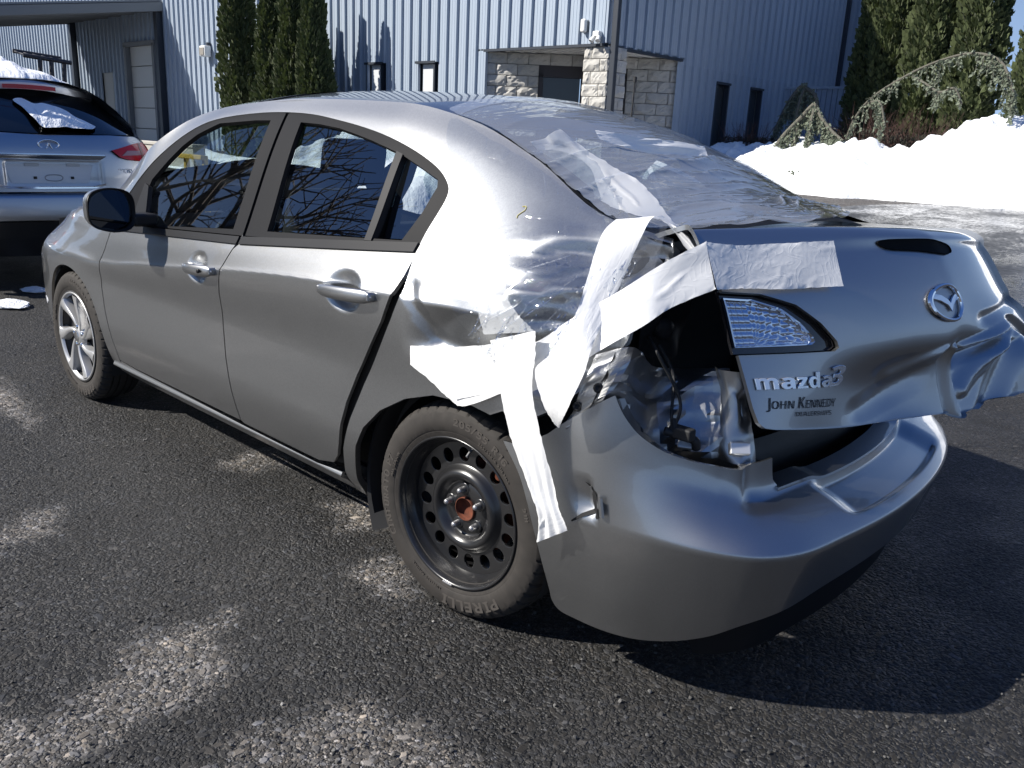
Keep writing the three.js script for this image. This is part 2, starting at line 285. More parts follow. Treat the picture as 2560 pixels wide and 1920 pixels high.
// windows
for (const [a, b, c, d] of winsA) {
  const w = part('window', merge([box(0.05, d - c, 0.12, a + 0.03, (c + d) / 2, AZ - 0.02), box(0.05, d - c, 0.12, b - 0.02, (c + d) / 2, AZ - 0.02), box(b - a + 0.06, 0.05, 0.14, (a + b) / 2, d, AZ)]), darkTrim, building);
  part('pane', box(b - a - 0.16, d - c - 0.03, 0.02, (a + b) / 2 + 0.05, (c + d) / 2 - 0.02, AZ - 0.05), std(RGB(0.62, 0.64, 0.66), 0.25), w);
}
for (const [a, b, c, d] of winsB) {
  const z = -(a + b) / 2, w = part('window', merge([box(0.12, d - c, 0.05, CX - 0.02, (c + d) / 2, -a - 0.03), box(0.12, d - c, 0.05, CX - 0.02, (c + d) / 2, -b + 0.03), box(0.14, 0.05, b - a, CX, d, z)]), darkTrim, building);
  part('pane', box(0.02, d - c - 0.03, b - a - 0.12, CX - 0.1, (c + d) / 2 - 0.02, z), phys(RGB(0.05, 0.055, 0.06), { roughness: 0.1 }), w);
}
// roll-up door and man door under the canopy
{
  const [a, b, c, d] = doorsA[0], D = part('roll_up_door', merge([box(0.14, d - c, 0.2, a - 0.02, (c + d) / 2, AZ), box(0.14, d - c, 0.2, b + 0.02, (c + d) / 2, AZ), box(b - a + 0.3, 0.14, 0.2, (a + b) / 2, d + 0.02, AZ)]), steelGrey, building);
  for (let k = 0; k < 5; k++) part('door_panel', box(b - a - 0.14, (d - c) / 5 - 0.02, 0.05, (a + b) / 2, c + (k + 0.5) * (d - c) / 5, AZ - 0.08, 0.01), doorWhite, D);
  const [e, f, g, h] = doorsA[1], M = part('side_door', box(f - e - 0.08, h - g, 0.05, (e + f) / 2, (g + h) / 2, AZ - 0.06), std(RGB(0.5, 0.5, 0.47), 0.6), building);
  part('door_handle', box(0.1, 0.04, 0.06, f - 0.18, 1.6, AZ - 0.01), darkTrim, M);
}
{ // lean-to canopy over the loading doors
  const y = z => 4.95 - (AZ - z) * -0.16, c = thing('loading_canopy', 'dark grey lean-to canopy over the white loading door', 'canopy', [0, 0, 0]);
  const slab = (x0, x1, t, dy, z0 = AZ + 0.05, z1 = -5.6) => { const g = box(x1 - x0, t, z1 - z0, (x0 + x1) / 2, 0, (z0 + z1) / 2), p = g.attributes.position; for (let i = 0; i < p.count; i++) p.setY(i, p.getY(i) + 4.95 - (p.getZ(i) - AZ) * 0.158 + dy); g.computeVertexNormals(); return g; };
  part('canopy_roof', slab(-33.4, -26.1, 0.06, 0.1), steelGrey, c);
  part('fascia_beam', slab(-26.25, -26.05, 0.26, -0.08), std(RGB(0.16, 0.17, 0.18), 0.6), c); part('fascia_beam', slab(-33.45, -33.25, 0.26, -0.08), steelGrey, c);
  for (let k = 0; k < 6; k++) part('purlin', slab(-32.4 + k * 1.05, -32.3 + k * 1.05, 0.24, -0.08), steelGrey, c);
  part('front_beam', box(7.4, 0.34, 0.18, -29.75, 3.98, -5.7), steelGrey, c);
  for (const [x, z, h] of [[-26.15, -5.75, 4.0], [-33.35, -5.75, 4.0], [-26.3, AZ + 0.12, 4.9], [-33.3, AZ + 0.12, 4.9]]) part('post', box(0.2, h - 0.3, 0.2, x, h / 2 + 0.2, z), darkTrim, c);
}
// corner porch: soffit, split-face block wall cut across the corner, block pillar
{
  const s = new THREE.Shape([[-12.1, -AZ], [CX, -AZ], [CX, -AZ + 2.85]].map(p => new THREE.Vector2(p[0], p[1])));
  const so = part('soffit', new THREE.ExtrudeGeometry(s, { depth: 0.03, bevelEnabled: false }).rotateX(-Math.PI / 2).translate(0, 3.105, 0), whiteSoffit, building);
  for (let k = 1; k < 15; k++) { const x = -11.75 + k * 0.208, l = (x + 11.75) * 2.56 / 3.13; part('soffit_seam', box(0.012, 0.012, l, x, 3.1, AZ - l / 2), whiteSoffit, so); }
  const R = rng(77), stone = [0, 1, 2].map(k => std(RGB(0.50 + 0.04 * k, 0.485 + 0.038 * k, 0.45 + 0.035 * k), 0.95, 0, { map: tex(128, (x, y) => { const v = 0.86 + 0.14 * fbm(x * 14, y * 14, k + 0.5); return [v, v, v]; }) })), mortar = std(RGB(0.2, 0.19, 0.18), 0.95);
  const blockGeo = (w, h, d, seed) => { // rough split face towards +z
    const g = new THREE.BoxGeometry(w, h, d, 9, 6, 1), p = g.attributes.position; for (let i = 0; i < p.count; i++) if (p.getZ(i) > 0) { const x = p.getX(i), y = p.getY(i), e = Math.min(1, (w / 2 - Math.abs(x)) / 0.05, (h / 2 - Math.abs(y)) / 0.05); p.setZ(i, p.getZ(i) + Math.max(0, e) * (0.02 + 0.05 * fbm(x * 9 + seed * 7, y * 9, seed)) + 0.012 * noise(x * 40, y * 40, seed)); }
    g.computeVertexNormals(); return toCreasedNormals(g, 0.5);
  };
  const full = [1, 2, 3, 4].map(s2 => blockGeo(0.44, 0.210, 0.2, s2)), half = [5, 6].map(s2 => blockGeo(0.21, 0.210, 0.2, s2));
  const wall = new THREE.Group(); wall.name = 'block_wall'; building.add(wall); wall.position.set(-11.73, 0, AZ); const ang = Math.atan2(2.54, 3.11); wall.rotation.y = ang;
  const Lw = 4.015, door = [1.12, 2.95], CO = 0.222;
  for (let c = 0; c < 11; c++) {
    const y = 3.09 - (c + 0.5) * CO, off = c % 2 ? 0.225 : 0;
    for (let u = -off; u < Lw; u += 0.45) {
      let a = Math.max(0, u), b = Math.min(Lw, u + 0.45); const put = (a, b) => { if (b - a < 0.08) return; const m = part('block', b - a < 0.3 ? half[(c + 1) % 2] : full[Math.floor(R() * 4)], stone[Math.floor(R() * 3)], wall); m.scale.x = (b - a - 0.012) / (b - a < 0.3 ? 0.21 : 0.44); m.position.set((a + b) / 2, y, -0.1); };
      if (c === 0 || b <= door[0] || a >= door[1]) put(a, b); else { put(a, Math.min(b, door[0])); put(Math.max(a, door[1]), b); }
    }
  }
  part('mortar', merge([box(door[0], 2.8, 0.1, door[0] / 2, 1.68, -0.14), box(Lw - door[1], 2.8, 0.1, (Lw + door[1]) / 2, 1.68, -0.14), box(Lw, CO, 0.1, Lw / 2, 3.09 - CO / 2, -0.14)]), mortar, wall);
  const dm = (door[0] + door[1]) / 2, dw = door[1] - door[0];
  const fr = part('door_frame', merge([box(0.09, 2.3, 0.12, door[0] + 0.05, 1.63, -0.08), box(0.09, 2.3, 0.12, door[1] - 0.05, 1.63, -0.08), box(0.07, 2.3, 0.1, dm, 1.63, -0.08), box(dw, 0.26, 0.12, dm, 2.77, -0.08), box(dw, 0.2, 0.1, dm, 0.75, -0.08)]), std(RGB(0.03, 0.02, 0.018), 0.4), building); fr.position.copy(wall.position); fr.rotation.y = ang;
  for (const x of [dm - dw / 4, dm + dw / 4]) part('door_pane', box(dw / 2 - 0.1, 1.9, 0.01, x, 1.75, -0.09), phys(RGB(0.03, 0.035, 0.04), { roughness: 0.04 }), fr);
  const pil = new THREE.Group(); pil.name = 'block_pillar'; building.add(pil); pil.position.set(-8.83, 0, AZ - 0.29);
  const pg = [7, 8, 9].map(s2 => blockGeo(0.38, 0.210, 0.18, s2)), pg2 = [10, 11].map(s2 => blockGeo(0.17, 0.210, 0.18, s2));
  for (let c = 0; c < 11; c++) for (let f = 0; f < 2; f++) {
    const y = 3.09 - (c + 0.5) * CO, fl = (c + f) % 2 ? 1 : -1;
    for (const [g, x] of [[pg[(c + f) % 3], -0.1 * fl], [pg2[c % 2], 0.19 * fl]]) { const m = part('block', g, stone[Math.floor(R() * 3)], pil); if (f) { m.rotation.y = Math.PI / 2; m.position.set(0.2, y, -x); } else m.position.set(x, y, 0.2); }
  }
  part('pillar_core', box(0.5, 2.78, 0.5, 0, 1.69, 0), mortar, pil);
}
{ // downpipe on the corner
  const d = thing('downpipe', 'dark downpipe running down the building corner beside the block pillar', 'downpipe', [CX + 0.16, 0, AZ - 0.06]);
  part('pipe', box(0.13, 7, 0.1, 0, 4.0, 0, 0.02), darkTrim, d); for (const y of [1.2, 3.9, 6.6]) part('bracket', box(0.17, 0.05, 0.12, 0, y, 0.004), darkTrim, d);
}
{ // wall lamp, siren box, camera on the sunlit wall
  const l = thing('wall_lamp', 'white box floodlight fixed on the sunlit wall beside the tall evergreens', 'lamp', [-23.26, 3.45, AZ + 0.02]);
  part('housing', box(0.34, 0.3, 0.2, 0, 0, 0.16, 0.03), whiteSoffit, l); part('lens', box(0.24, 0.2, 0.02, 0, -0.01, 0.27), std(RGB(0.3, 0.28, 0.25), 0.2), l); part('bracket', box(0.08, 0.1, 0.1, 0, 0.2, 0.05), darkTrim, l);
  const a = thing('alarm_box', 'small white rounded alarm box on the wall above the porch', 'alarm box', [-9.1, 3.44, AZ + 0.03]);
  part('shell', box(0.12, 0.24, 0.1, 0, 0, 0.05, 0.04), whiteSoffit, a); part('back_plate', box(0.14, 0.2, 0.02, 0, 0, 0), steelGrey, a);
  const c = thing('security_lamp', 'white twin security floodlight at the top of the block pillar', 'floodlight', [-8.75, 3.2, AZ + 0.06]);
  part('housing', box(0.15, 0.1, 0.12, 0, 0.08, 0.04, 0.02), whiteSoffit, c); for (const x of [-0.05, 0.05]) part('lamp_head', bar([x, 0.04, 0.06], [x * 1.6, -0.05, 0.12], 0.035, 10, 0.05), whiteSoffit, c);
}
{ // low retaining wall with snow along its top
  const m = std(RGB(0.42, 0.4, 0.36), 0.9), w = thing('retaining_wall', 'low tan concrete wall below the loading door', 'wall', [-20, 0, -7.4]);
  part('wall_body', box(6, 0.9, 0.3, -0.5, 0.4, 0), m, w); part('wall_cap', box(6.1, 0.08, 0.36, -0.5, 0.87, 0, 0.02), m, w);
}
// ribbed utility enclosure at the far end of the shaded wall
{
  const e = thing('ribbed_screen', 'low pale ribbed metal screen at the end of the shaded wall', 'screen', [-8.3, 0, -17.6]);
  for (let i = 0; i < 14; i++) { const m = part('wall_panel', panelGeo(0.6, 2.84), siding, e); m.scale.x = 0.42; m.position.x = i * 0.128; }
  part('cap', box(1.85, 0.05, 0.08, 0.9, 2.85, 0.02), siding, e);
}
{ // black lift truck half hidden behind the evergreens
  const k = std(RGB(0.012, 0.012, 0.014), 0.5), e = thing('lift_truck', 'black machine with mast and raised arm behind the evergreens', 'machine', [-6.15, 0.6, -18.6]);
  for (const x of [-0.62, -0.12]) part('mast', box(0.14, 3.2, 0.16, x, 1.6, 0), k, e);
  for (const y of [0.5, 1.75, 2.9]) part('crossbar', box(0.6, 0.14, 0.1, -0.37, y, 0), k, e);
  part('arm', tube([[-0.3, 2.5, 0], [-0.1, 3.5, 0.1], [0.4, 4.1, 0.1], [1.1, 4.05, 0]], 0.13, 8, 30), k, e); part('boom', bar([-0.3, 3.05, 0.1], [0.4, 2.75, 0.1], 0.13), k, e);
  part('arm', tube([[-0.1, 4.2, 0], [0.3, 4.45, 0.1], [0.9, 4.5, 0.1]], 0.07, 8, 20), k, e); part('body', box(1.6, 1.2, 1.0, 0.5, 0.7, -0.4, 0.1), k, e);
}

// ---------------------------------------------------------------- snow
const snowMat = phys(RGB(0.86, 0.88, 0.91), { roughness: 0.65, bumpMap: tex(512, (x, y) => 0.5 + 0.5 * fbm(x * 30, y * 30, 0.7, 4)), bumpScale: 0.02 });
function snowHeap(name, x0, x1, z0, z1, fn, nx, nz) {
  const g = grid(nx, nz, (u, v) => { const x = lerp(x0, x1, u), z = lerp(z0, z1, v); return [x, fn(x, z), z]; }); g.attributes.uv.array.forEach((v, i, a) => a[i] = v * (i % 2 ? (z1 - z0) : (x1 - x0)) / 1.5);
  return single(name, g, snowMat, null, null, null, 'structure');
}
const crest = pchip([-9.2, -7.4, -5.8, -4.45, -3.8, -3.33, -2.8, -2.1, -0.5, 2, 5], [1.42, 1.5, 1.58, 1.53, 1.56, 1.84, 1.99, 1.97, 2.1, 1.9, 1.2]);
snowHeap('snow_bank', -8.55, 6, -11.4, -18, (x, z) => {
  const base = -11.75 + 0.25 * noise(x * 0.7, 1.3) + 0.12 * noise(x * 2.4, 4.1) - 0.25 * sstep(-5.5, -7.5, x) * 3, t = clamp((base - z) / 1.75, 0, 1.6), gy = groundY(z);
  const c = crest(x) - 0.7, prof = t < 1 ? Math.pow(t, 0.62) : 1 - 0.25 * (t - 1);
  const lump = 0.2 * fbm(x * 1.5, z * 1.5, 2.2, 4) + 0.2 * Math.abs(noise(x * 2.2, z * 2.2, 5.5)) + 0.13 * Math.abs(noise(x * 5, z * 5, 2.5)) + 0.08 * fbm(x * 9, z * 9, 1.2, 3) - 0.12;
  return gy - 0.08 + (t > 0 ? prof * (c + lump * Math.min(1, t * 2.5)) + 0.09 : 0);
}, 330, 150);
snowHeap('snow_bank', -26, -17, -6.9, -9.6, (x, z) => { const t = Math.sin(Math.PI * clamp((z + 9.6) / 2.7, 0, 1)); return groundY(z) - 0.1 + t * (0.34 + 0.2 * fbm(x * 1.2, z * 1.2, 3)); }, 60, 24);
snowHeap('snow_bank', -8.6, -4.0, -2.1, -5.4, (x, z) => { const t = Math.sin(Math.PI * clamp((z + 5.4) / 3.3, 0, 1)) * sstep(-8.6, -7.2, x) * sstep(-4.0, -5.0, x); return groundY(z) - 0.1 + t * (1.2 + 0.5 * fbm(x * 0.9, z * 0.9, 3) + 0.12 * fbm(x * 6, z * 6, 1)); }, 90, 60);
// slush bits on the ground by the dark car at the left
for (const [x, z, s, lbl] of [[-5.1, 0.42, 0.11, 'widest flat lump of leftover snow on the asphalt behind the crossover'], [-5.6, 0.1, 0.08, 'snow lump lying under the rear bumper of the crossover']]) {
  const g = new THREE.IcosahedronGeometry(1, 3), p = g.attributes.position; for (let i = 0; i < p.count; i++) { const a = V(p.getX(i), p.getY(i), p.getZ(i)), k = 1 + 0.5 * fbm(a.x * 2 + x, a.y * 2, a.z * 2 + z, 3); p.setXYZ(i, a.x * k * s * 1.5, Math.max(-0.02, a.y * k * s * 0.2), a.z * k * s); }
  g.computeVertexNormals(); const m = single('snow_lump', g, snowMat, lbl, 'snow', 'leftover snow lumps'); m.position.set(x, 0.02, z);
}

// ---------------------------------------------------------------- evergreens and shrubs
function leafCloud(n, seed, at, size, lean = 0.7) { // many small folded leaf sprays; at(R) -> [pos, outward]
  const R = rng(seed), P = [], N = [];
  for (let i = 0; i < n; i++) {
    const [p, out] = at(R), s = size * (0.55 + 0.9 * R());
    const up = V(out.x * lean + (R() - 0.5) * 0.7, 1 - 0.3 * R() + out.y, out.z * lean + (R() - 0.5) * 0.7).normalize(), sd = V(R() - 0.5, R() - 0.5, R() - 0.5).cross(up).normalize(), nn = up.clone().cross(sd);
    const a = p.clone(), b = p.clone().addScaledVector(up, s * 0.5).addScaledVector(sd, s * 0.36).addScaledVector(nn, s * 0.12), c = p.clone().addScaledVector(up, s), d = p.clone().addScaledVector(up, s * 0.5).addScaledVector(sd, -s * 0.36).addScaledVector(nn, s * 0.12);
    for (const q of [a, b, c, a, c, d]) P.push(q.x, q.y, q.z);
  }
  const g = new THREE.BufferGeometry(); g.setAttribute('position', new THREE.Float32BufferAttribute(P, 3)); g.computeVertexNormals(); g.setAttribute('uv', new THREE.Float32BufferAttribute(new Float32Array(P.length / 3 * 2), 2)); return g;
}
const leafMat = c => phys(c, { roughness: 0.85, transmission: 0.25, thickness: 0 });
const arborGreen = leafMat(RGB(0.070, 0.092, 0.026)), bark = std(RGB(0.09, 0.07, 0.055), 0.95), cedarBlue = leafMat(RGB(0.17, 0.20, 0.14)), pineGreen = leafMat(RGB(0.025, 0.04, 0.018));
function arborGeo(h, r, seed, n) {
  const prof = y => r * (1 - Math.pow(y, 2.2)) * (0.72 + 0.28 * Math.sin(Math.min(1, y * 2.2) * 1.57)) + 0.02;
  return leafCloud(n, seed, R => {
    const y = Math.pow(R(), 0.85), a = R() * 6.2832, lump = 0.82 + 0.3 * noise(a * 1.9 + 10, y * 9, seed * 1.3) + 0.12 * noise(a * 5 + 3, y * 26, seed), q = prof(y) * lump * (0.5 + 0.5 * Math.sqrt(R()));
    return [V(Math.cos(a) * q, y * h, Math.sin(a) * q), V(Math.cos(a), 0.2, Math.sin(a))];
  }, 0.12);
}
const arborShape = [[5.6, 0.62, 21], [4.35, 0.52, 22], [4.6, 0.5, 23], [4.4, 0.48, 24], [5.8, 0.56, 25]].map(([h, r, s]) => ({ h, g: arborGeo(h, r, s, 9000), c: new THREE.CylinderGeometry(0.03, r * 0.55, h * 0.9, 10).translate(0, h * 0.45, 0), t: bar([0, -0.3, 0], [0, h * 0.8, 0], 0.08, 8, 0.02) }));
function arbor(k, pos, label, group, sc = 1) { const s = arborShape[k], t = thing('arborvitae', label, 'evergreen tree', pos, k * 1.7 + pos[0], group); part('trunk', s.t, bark, t); const c = part('crown', s.g, arborGreen, t); part('inner_foliage', s.c, arborGreen, c); t.scale.setScalar(sc); return t; }
[[0, -19.0, -9.35, 'widest dark green arborvitae of the row by the sunlit wall'], [1, -17.75, -9.5, 'arborvitae standing against the widest one in the row by the wall'], [2, -16.85, -9.5, 'arborvitae second from the small windows in the row by the wall'], [3, -16.0, -9.55, 'slim arborvitae standing closest to the small wall windows']]
  .forEach(([k, x, z, l]) => arbor(k, [x, 0.55, z], l, 'evergreens along the sunlit wall'));
[[4, -5.95, -16.6, 0.95, 'tall arborvitae closest to the black machine in the shade'], [0, -5.5, -16.3, 0.93, 'shaded arborvitae beside the one by the black machine'], [4, -4.65, -16.0, 1.0, 'arborvitae with its lower half in shade in front of the gable end'], [0, -3.75, -15.9, 1.0, 'sunlit arborvitae behind the arching weeping cedar'], [4, -2.62, -15.6, 0.84, 'sunlit arborvitae at the end of the row behind the snow bank']]
  .forEach(([k, x, z, s, l]) => arbor(k, [x, 0.7, z], l, 'evergreens behind the snow bank', s));
const cedarBark = std(RGB(0.11, 0.105, 0.085), 0.95);
// weeping cedars: arching limbs with hanging strands
function weeping(label, limbs, seed, dens) {
  const t = thing('weeping_cedar', label, 'weeping conifer', [0, 0, 0]), R = rng(seed), wood = [], lf = [];
  for (const L of limbs) {
    const c = new THREE.CatmullRomCurve3(L.p.map(p => V(...p))), len = c.getLength(); wood.push(new THREE.TubeGeometry(c, 30, L.r, 6, false));
    for (let i = 0; i < len * dens; i++) {
      const u = Math.pow(R(), 0.8); if (noise(u * len * 3.2, seed * 1.7) < -0.12 + 0.3 * R() - 0.2) continue; const q = c.getPoint(u), dx = (R() - 0.5) * 0.12, dz = (R() - 0.5) * 0.2, ln = L.drop * (0.2 + 1.0 * R() ** 2) * (0.65 + 0.6 * noise(u * len * 1.7, seed * 0.7 + 3)), e = V(q.x + dx, q.y - ln, q.z + dz);
      wood.push(bar([q.x, q.y, q.z], [e.x, e.y, e.z], 0.006, 3, 0.003)); const m = Math.ceil(ln / 0.022);
      for (let j = 0; j < m; j++) lf.push([q.clone().lerp(e, j / m).add(V((R() - 0.5) * 0.02, 0, (R() - 0.5) * 0.02))]);
    }
    for (let i = 0; i < len * 60; i++) lf.push([c.getPoint(R()).add(V((R() - 0.5) * 0.07, (R() - 0.45) * 0.09, (R() - 0.5) * 0.07))]);
  }
  let k = 0; part('limbs', merge(wood), cedarBark, t); part('needles', leafCloud(lf.length, seed + 1, R2 => [lf[k++][0], V(R2() - 0.5, -1.2, R2() - 0.5)], 0.058, 1), cedarBlue, t); return t;
}
weeping('blue green weeping cedar arching far out over the snow in front of the evergreens', [
  { p: [[-5.4, 1.1, -14.2], [-4.99, 2.2, -14], [-4.2, 2.75, -13.8], [-3.5, 3.0, -13.6], [-3.06, 3.05, -13.5], [-2.65, 2.92, -13.4], [-2.42, 2.6, -13.3], [-2.3, 2.3, -13.3]], r: 0.022, drop: 0.75 },
  { p: [[-4.1, 2.74, -13.8], [-3.8, 2.6, -13.6], [-3.5, 2.45, -13.5], [-3.25, 2.5, -13.4], [-3.1, 2.25, -13.4]], r: 0.02, drop: 0.35 },
  { p: [[-4.9, 2.3, -14], [-4.6, 2.3, -13.8], [-4.4, 1.9, -13.7]], r: 0.02, drop: 0.7 }], 401, 24);
weeping('low weeping cedar with limbs hanging into the snow beside the shaded wall', [
  { p: [[-5.75, 1.2, -13.6], [-5.7, 2.25, -13.6], [-5.9, 2.0, -13.5], [-6.2, 1.6, -13.4], [-6.35, 1.2, -13.3]], r: 0.04, drop: 0.4 },
  { p: [[-5.7, 2.2, -13.6], [-5.5, 2.0, -13.5], [-5.2, 1.75, -13.4], [-4.95, 1.6, -13.3]], r: 0.03, drop: 0.45 },
  { p: [[-5.7, 2.25, -13.6], [-5.65, 1.9, -13.4], [-5.6, 1.5, -13.3]], r: 0.03, drop: 0.5 }, { p: [[-5.8, 2.1, -13.6], [-5.95, 1.8, -13.5], [-5.9, 1.4, -13.4]], r: 0.03, drop: 0.5 }], 402, 110);
weeping('dark weeping conifer standing in the shade against the ribbed screen', [
  { p: [[-6.9, 0.9, -15.4], [-6.8, 2.75, -15.4], [-7.0, 2.5, -15.3], [-7.25, 1.8, -15.2]], r: 0.04, drop: 0.6 }, { p: [[-6.8, 2.7, -15.4], [-6.5, 2.5, -15.3], [-6.3, 1.8, -15.2]], r: 0.04, drop: 0.6 }, { p: [[-6.8, 2.7, -15.4], [-6.75, 2.3, -15.1], [-6.7, 1.6, -15]], r: 0.03, drop: 0.7 }], 403, 70);
function twigBush(label, x, y, z, w, h, seed, mat) {
  const t = thing('bare_shrub', label, 'shrub', [x, y, z], 0, 'bare shrubs along the shaded wall'), R = rng(seed), l = [];
  for (let i = 0; i < 260; i++) { const a = R() * 6.28, b = [Math.cos(a) * 0.1 * w, 0, Math.sin(a) * 0.1], m = [(R() - 0.5) * w * 0.9, h * (0.3 + 0.5 * R()), (R() - 0.5) * 0.7], e = [m[0] * 1.35 + (R() - 0.5) * 0.3, h * (0.35 + 0.75 * R()), m[2] * 1.2 + (R() - 0.5) * 0.3]; l.push(bar(b, m, 0.007, 3, 0.005), bar(m, e, 0.005, 3, 0.002)); }
  part('stems', merge(l), mat, t); const R2 = rng(seed + 5); part('leaves', leafCloud(1500, seed, R3 => [V((R3() - 0.5) * w, h * (0.1 + 0.6 * R3()), (R3() - 0.5) * 0.7), V(0, 0.2, 0)], 0.06), leafMat(RGB(0.03, 0.028, 0.016)), t);
}
const twig = std(RGB(0.1, 0.055, 0.045), 0.9);
[['dark bare shrub under the shaded wall windows', -7.7, 0.9, -14.9, 1.1, 1.0], ['reddish bare shrub between the weeping cedars', -5.2, 0.9, -15.0, 1.5, 1.35], ['bare brown shrub under the arching cedar limb', -4.2, 0.9, -14.8, 1.2, 1.2]].forEach(([l, x, y, z, w, h], i) => twigBush(l, x, y, z, w, h, 500 + i, twig));
for (const [x, y, z, s, l] of [[-5.05, 0.86, -12.35, 0.26, 'dark green juniper tuft poking out of the snow bank slope'], [-4.5, 0.66, -11.95, 0.2, 'flat brown green juniper tuft at the foot of the snow bank']]) {
  const t = thing('juniper_tuft', l, 'shrub', [x, y, z]); part('foliage', leafCloud(700, 91, R => { const a = R() * 6.28, q = Math.sqrt(R()) * s; return [V(Math.cos(a) * q * 1.3, R() * s * 0.55, Math.sin(a) * q), V(Math.cos(a), 0, Math.sin(a))]; }, 0.08), arborGreen, t); part('stem', bar([0, -0.3, 0], [0, 0.05, 0], 0.03), bark, t);
}
// trees across the lot, outside the frame, that the car windows mirror
function bareTree(pos, h, seed, label) {
  const t = thing('bare_tree', label, 'tree', pos, 0, 'bare trees across the lot'), R = rng(seed), tr = [], br = [];
  const grow = (a, d, l, r, k) => {
    const m = a.clone().addScaledVector(d, l * 0.5).add(V((R() - 0.5), (R() - 0.5), (R() - 0.5)).multiplyScalar(l * 0.1)), b = m.clone().addScaledVector(d, l * 0.5); const n = k < 2 ? 7 : 4;
    (k ? br : tr).push(bar([a.x, a.y, a.z], [m.x, m.y, m.z], r, n, r * 0.85), bar([m.x, m.y, m.z], [b.x, b.y, b.z], r * 0.85, n, r * 0.65));
    if (k >= 6 || r < 0.008) return; const c = k === 0 ? 4 : R() < 0.35 ? 3 : 2;
    for (let i = 0; i < c; i++) { const e = d.clone().add(V(R() - 0.5, (R() - 0.42), R() - 0.5).multiplyScalar(1.55)).normalize(); grow(b, e, l * (0.66 + 0.2 * R()), r * (0.6 + 0.08 * R()), k + 1); }
  };
  grow(V(0, -0.3, 0), V(0.05, 1, 0.03).normalize(), h * 0.26, h * 0.021, 0); part('trunk', merge(tr), bark, t); part('limbs', merge(br), bark, t);
}
bareTree([-22, 0, 9], 14, 601, 'bare tree across the lot mirrored in the rear door window'); bareTree([-30, 0, 10], 16, 602, 'taller bare tree across the lot mirrored in the front door window'); bareTree([-18.5, 0, 7.2], 13, 603, 'bare tree across the lot mirrored in the small quarter window');
function pine(pos, h, seed, label) {
  const t = thing('pine_tree', label, 'tree', pos, 0, 'pine trees across the lot'); part('trunk', bar([0, -0.2, 0], [0, h, 0], h * 0.02, 8, 0.02), bark, t);
  const cl = [], R0 = rng(seed); for (let i = 0; i < 60; i++) { const y = 0.18 + 0.8 * R0(), a = R0() * 6.28, q = h * 0.26 * (1.05 - y) * (0.3 + 0.7 * R0()) + 0.1; cl.push(V(Math.cos(a) * q, y * h, Math.sin(a) * q)); }
  part('crown', leafCloud(5200, seed, R => { const c = cl[Math.floor(R() * cl.length)], d = V(R() - 0.5, (R() - 0.5) * 0.6, R() - 0.5).multiplyScalar(h * 0.2); return [c.clone().add(d), d.normalize()]; }, 0.32), pineGreen, t);
}
[[-28, 0, 12, 7.5], [-24, 0, 13, 7], [-21, 0, 14, 6.5], [-32, 0, 10, 7.5], [-18, 0, 14.5, 6], [-35, 0, 6, 7.5]].forEach(([x, y, z, h], i) => pine([x, y, z], h, 700 + i, ['tallest pine across the lot beyond the bare trees', 'second pine of the line across the lot', 'middle pine of the line across the lot', 'broad pine at the turn of the tree line', 'short pine closest to the parked cars', 'farthest pine of the line across the lot'][i]));
